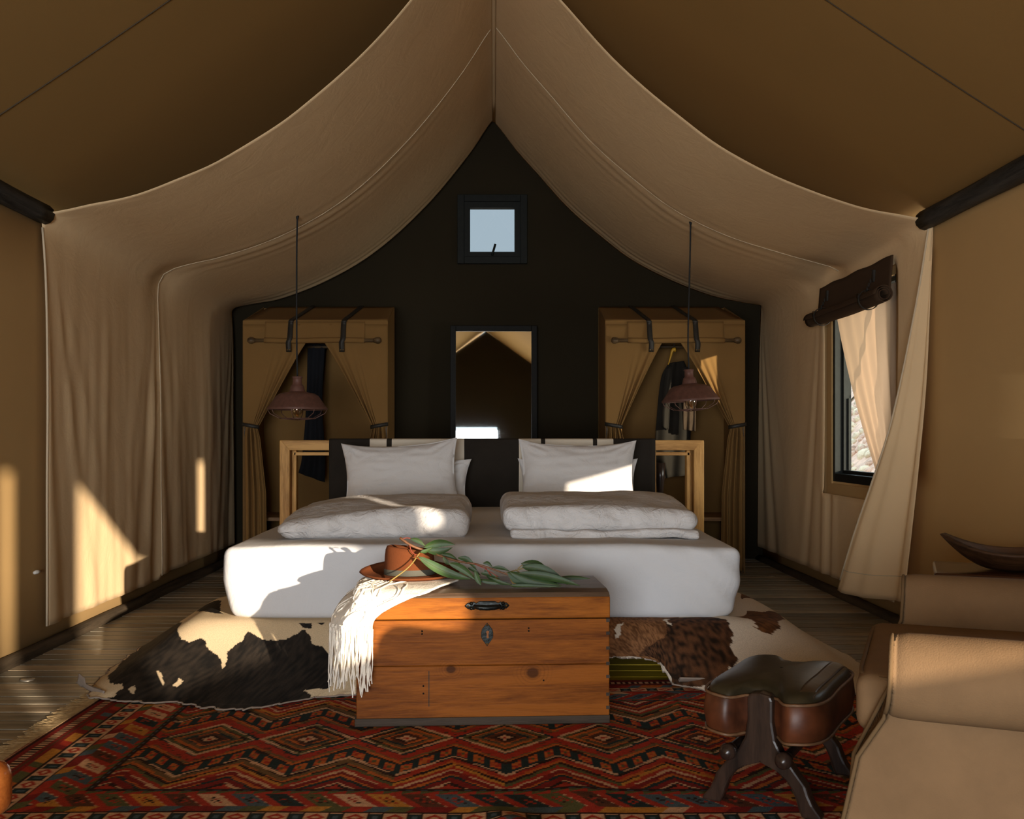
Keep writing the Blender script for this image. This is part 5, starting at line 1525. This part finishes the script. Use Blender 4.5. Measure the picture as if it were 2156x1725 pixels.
arm(1); arm(-1)
def soft(name, sx, sy, sz, r, cx_, cy_, cz_, mat, seed, amp=0.006, parent=chair, ry=0, crown=0.02, nx=16):
    V, F = rbox(sx, sy, sz, r, nx, nx, 6, 4)
    V = V.copy()
    for i in range(len(V)):
        u, v, w = V[i] / np.array((sx, sy, sz))
        V[i][2] += crown * (1 - u * u) * (1 - v * v) * w
        V[i] += amp * np.array((nz(V[i], 5, seed), nz(V[i], 5, seed + 3), nz(V[i], 5, seed + 7)))
    return add(name, moved((V, F), cx_, cy_, cz_, ry=ry), M[mat], parent)
soft('seat_base', 0.40, 0.37, 0.17, 0.03, -0.36, 0, 0.27, 'velvet', 1.0, 0.003, crown=0)
sc_ = soft('seat_cushion', 0.40, 0.335, 0.060, 0.030, -0.320, 0, 0.495, 'velvet', 2.0, 0.005)
for z in (0.549, 0.442):
    pts = []
    for a in np.linspace(0, 2 * PI, 73):
        c, s = math.cos(a), math.sin(a); e = 0.18
        pts.append((-0.320 + 0.393 * math.copysign(abs(c) ** e, c), 0.328 * math.copysign(abs(s) ** e, s), z))
    add('piping', tube(pts, .0048, 6, False), M['velvet_pipe'], sc_)
soft('backrest', 0.09, 0.40, 0.34, 0.07, -0.83, 0, 0.70, 'velvet', 4.0, 0.006, ry=-0.22, crown=0.0)
for x, y in ((-0.02, 0.36), (-0.02, -0.36), (-0.80, 0.36), (-0.80, -0.36)):
    add('foot', lathe([(0, .10), (.030, .10), (.026, .06), (.020, .01), (.022, 0), (0, 0)], 16, x, y, 0), M['ebony'], chair)

# ================================================================== side table and carved bowl
tbl = thing('side_table', 'low dark mahogany side table by the right wall behind the armchair', 'side table', (1.975, 3.85, 0), -0.40)
TT = 0.55
top2 = add('table_top', moved(rbox(0.255, 0.20, 0.014, 0.010, 4, 4, 1, 3), 0, 0, TT - 0.014), M['mahogany'], tbl)
for sx in (-1, 1):
    for sy in (-1, 1):
        add('leg', tube([(sx * .20, sy * .15, TT - 0.028), (sx * .215, sy * .165, 0.0)], [.016, .011], 10), M['mahogany'], tbl)
add('apron', join(box(-.20, .20, -.155, -.14, TT - .07, TT - .027), box(-.20, .20, .14, .155, TT - .07, TT - .027)), M['mahogany'], tbl, smooth=False)
V = []
nu, nv = 48, 14
for side in (0, 1):
    for i in range(nu):
        a = 2 * PI * i / nu
        for j in range(nv):
            t = j / (nv - 1)
            inset = 0.012 * side
            rr = (1 - inset * 6) * (0.25 + 0.75 * t ** 0.7) if j else 0.0
            c, s = math.cos(a), math.sin(a)
            px_ = 0.255 * math.copysign(abs(c) ** 1.15, c); py_ = 0.155 * math.copysign(abs(s) ** 0.9, s)
            z = 0.070 * t ** 1.4 + 0.060 * t * abs(c) ** 2.5 + inset * (1.4 - t)
            V.append((px_ * rr, py_ * rr, z))
F = []
for side in (0, 1):
    o_ = side * nu * nv
    for i in range(nu):
        for j in range(nv - 1):
            f = (o_ + i * nv + j, o_ + ((i + 1) % nu) * nv + j, o_ + ((i + 1) % nu) * nv + j + 1, o_ + i * nv + j + 1)
            F.append(f if not side else f[::-1])
for i in range(nu):
    i2 = (i + 1) % nu
    F.append((i * nv + nv - 1, i2 * nv + nv - 1, nu * nv + i2 * nv + nv - 1, nu * nv + i * nv + nv - 1))
bw = add('wooden_bowl', (np.array(V), F), M['bowl'])
bw.location = (1.99, 3.83, TT + 0.001)
bw.rotation_euler = (0, 0, -0.40)
tag(bw, 'long dark carved wooden bowl on the side table', 'bowl')

# ================================================================== polished chair at the left edge, only its arm end in view
pc = thing('wooden_armchair', 'polished orange wooden armchair at the rug corner, only an arm end showing', 'armchair', (-1.25, 1.45, 0.0))
for y in (1.70, 1.18):
    a_m = add('arm', moved(rbox(0.27, 0.032, 0.048, 0.030, 8, 2, 2, 4), -1.095, y, 0.462), M['orange_wood'], pc, True)
    add('arm_post', tube([(-0.92, y, 0.43), (-0.93, y, 0.2), (-0.92, y, 0.0)], [.022, .018, .02], 10), M['orange_wood'], pc, True)
    add('rear_post', tube([(-1.36, y, 0.0), (-1.36, y, 0.45), (-1.46, y, 0.95)], [.02, .022, .018], 10), M['orange_wood'], pc, True)
add('seat', moved(rbox(0.24, 0.25, 0.03, 0.02, 4, 4, 1, 3), -1.13, 1.44, 0.32), M['leather'], pc, True)
add('backrest', moved(rbox(0.02, 0.23, 0.22, 0.015, 2, 4, 4, 3), -1.43, 1.44, 0.70, ry=-0.2), M['leather'], pc, True)

# small steel caps set in the deck
for (px, py, lb) in ((58, 1431, 'small round steel cap in the boards by the left log'), (1625, 1213, 'small round steel cap in the boards by the right liner')):
    p = Pz(px, py, 0.0)
    o = add('deck_cap', lathe([(0, .004), (.026, .004), (.032, .001), (.032, -.004)], 20, p[0], p[1], 0), M['alu'], base=True)
    tag(o, lb, 'cap')
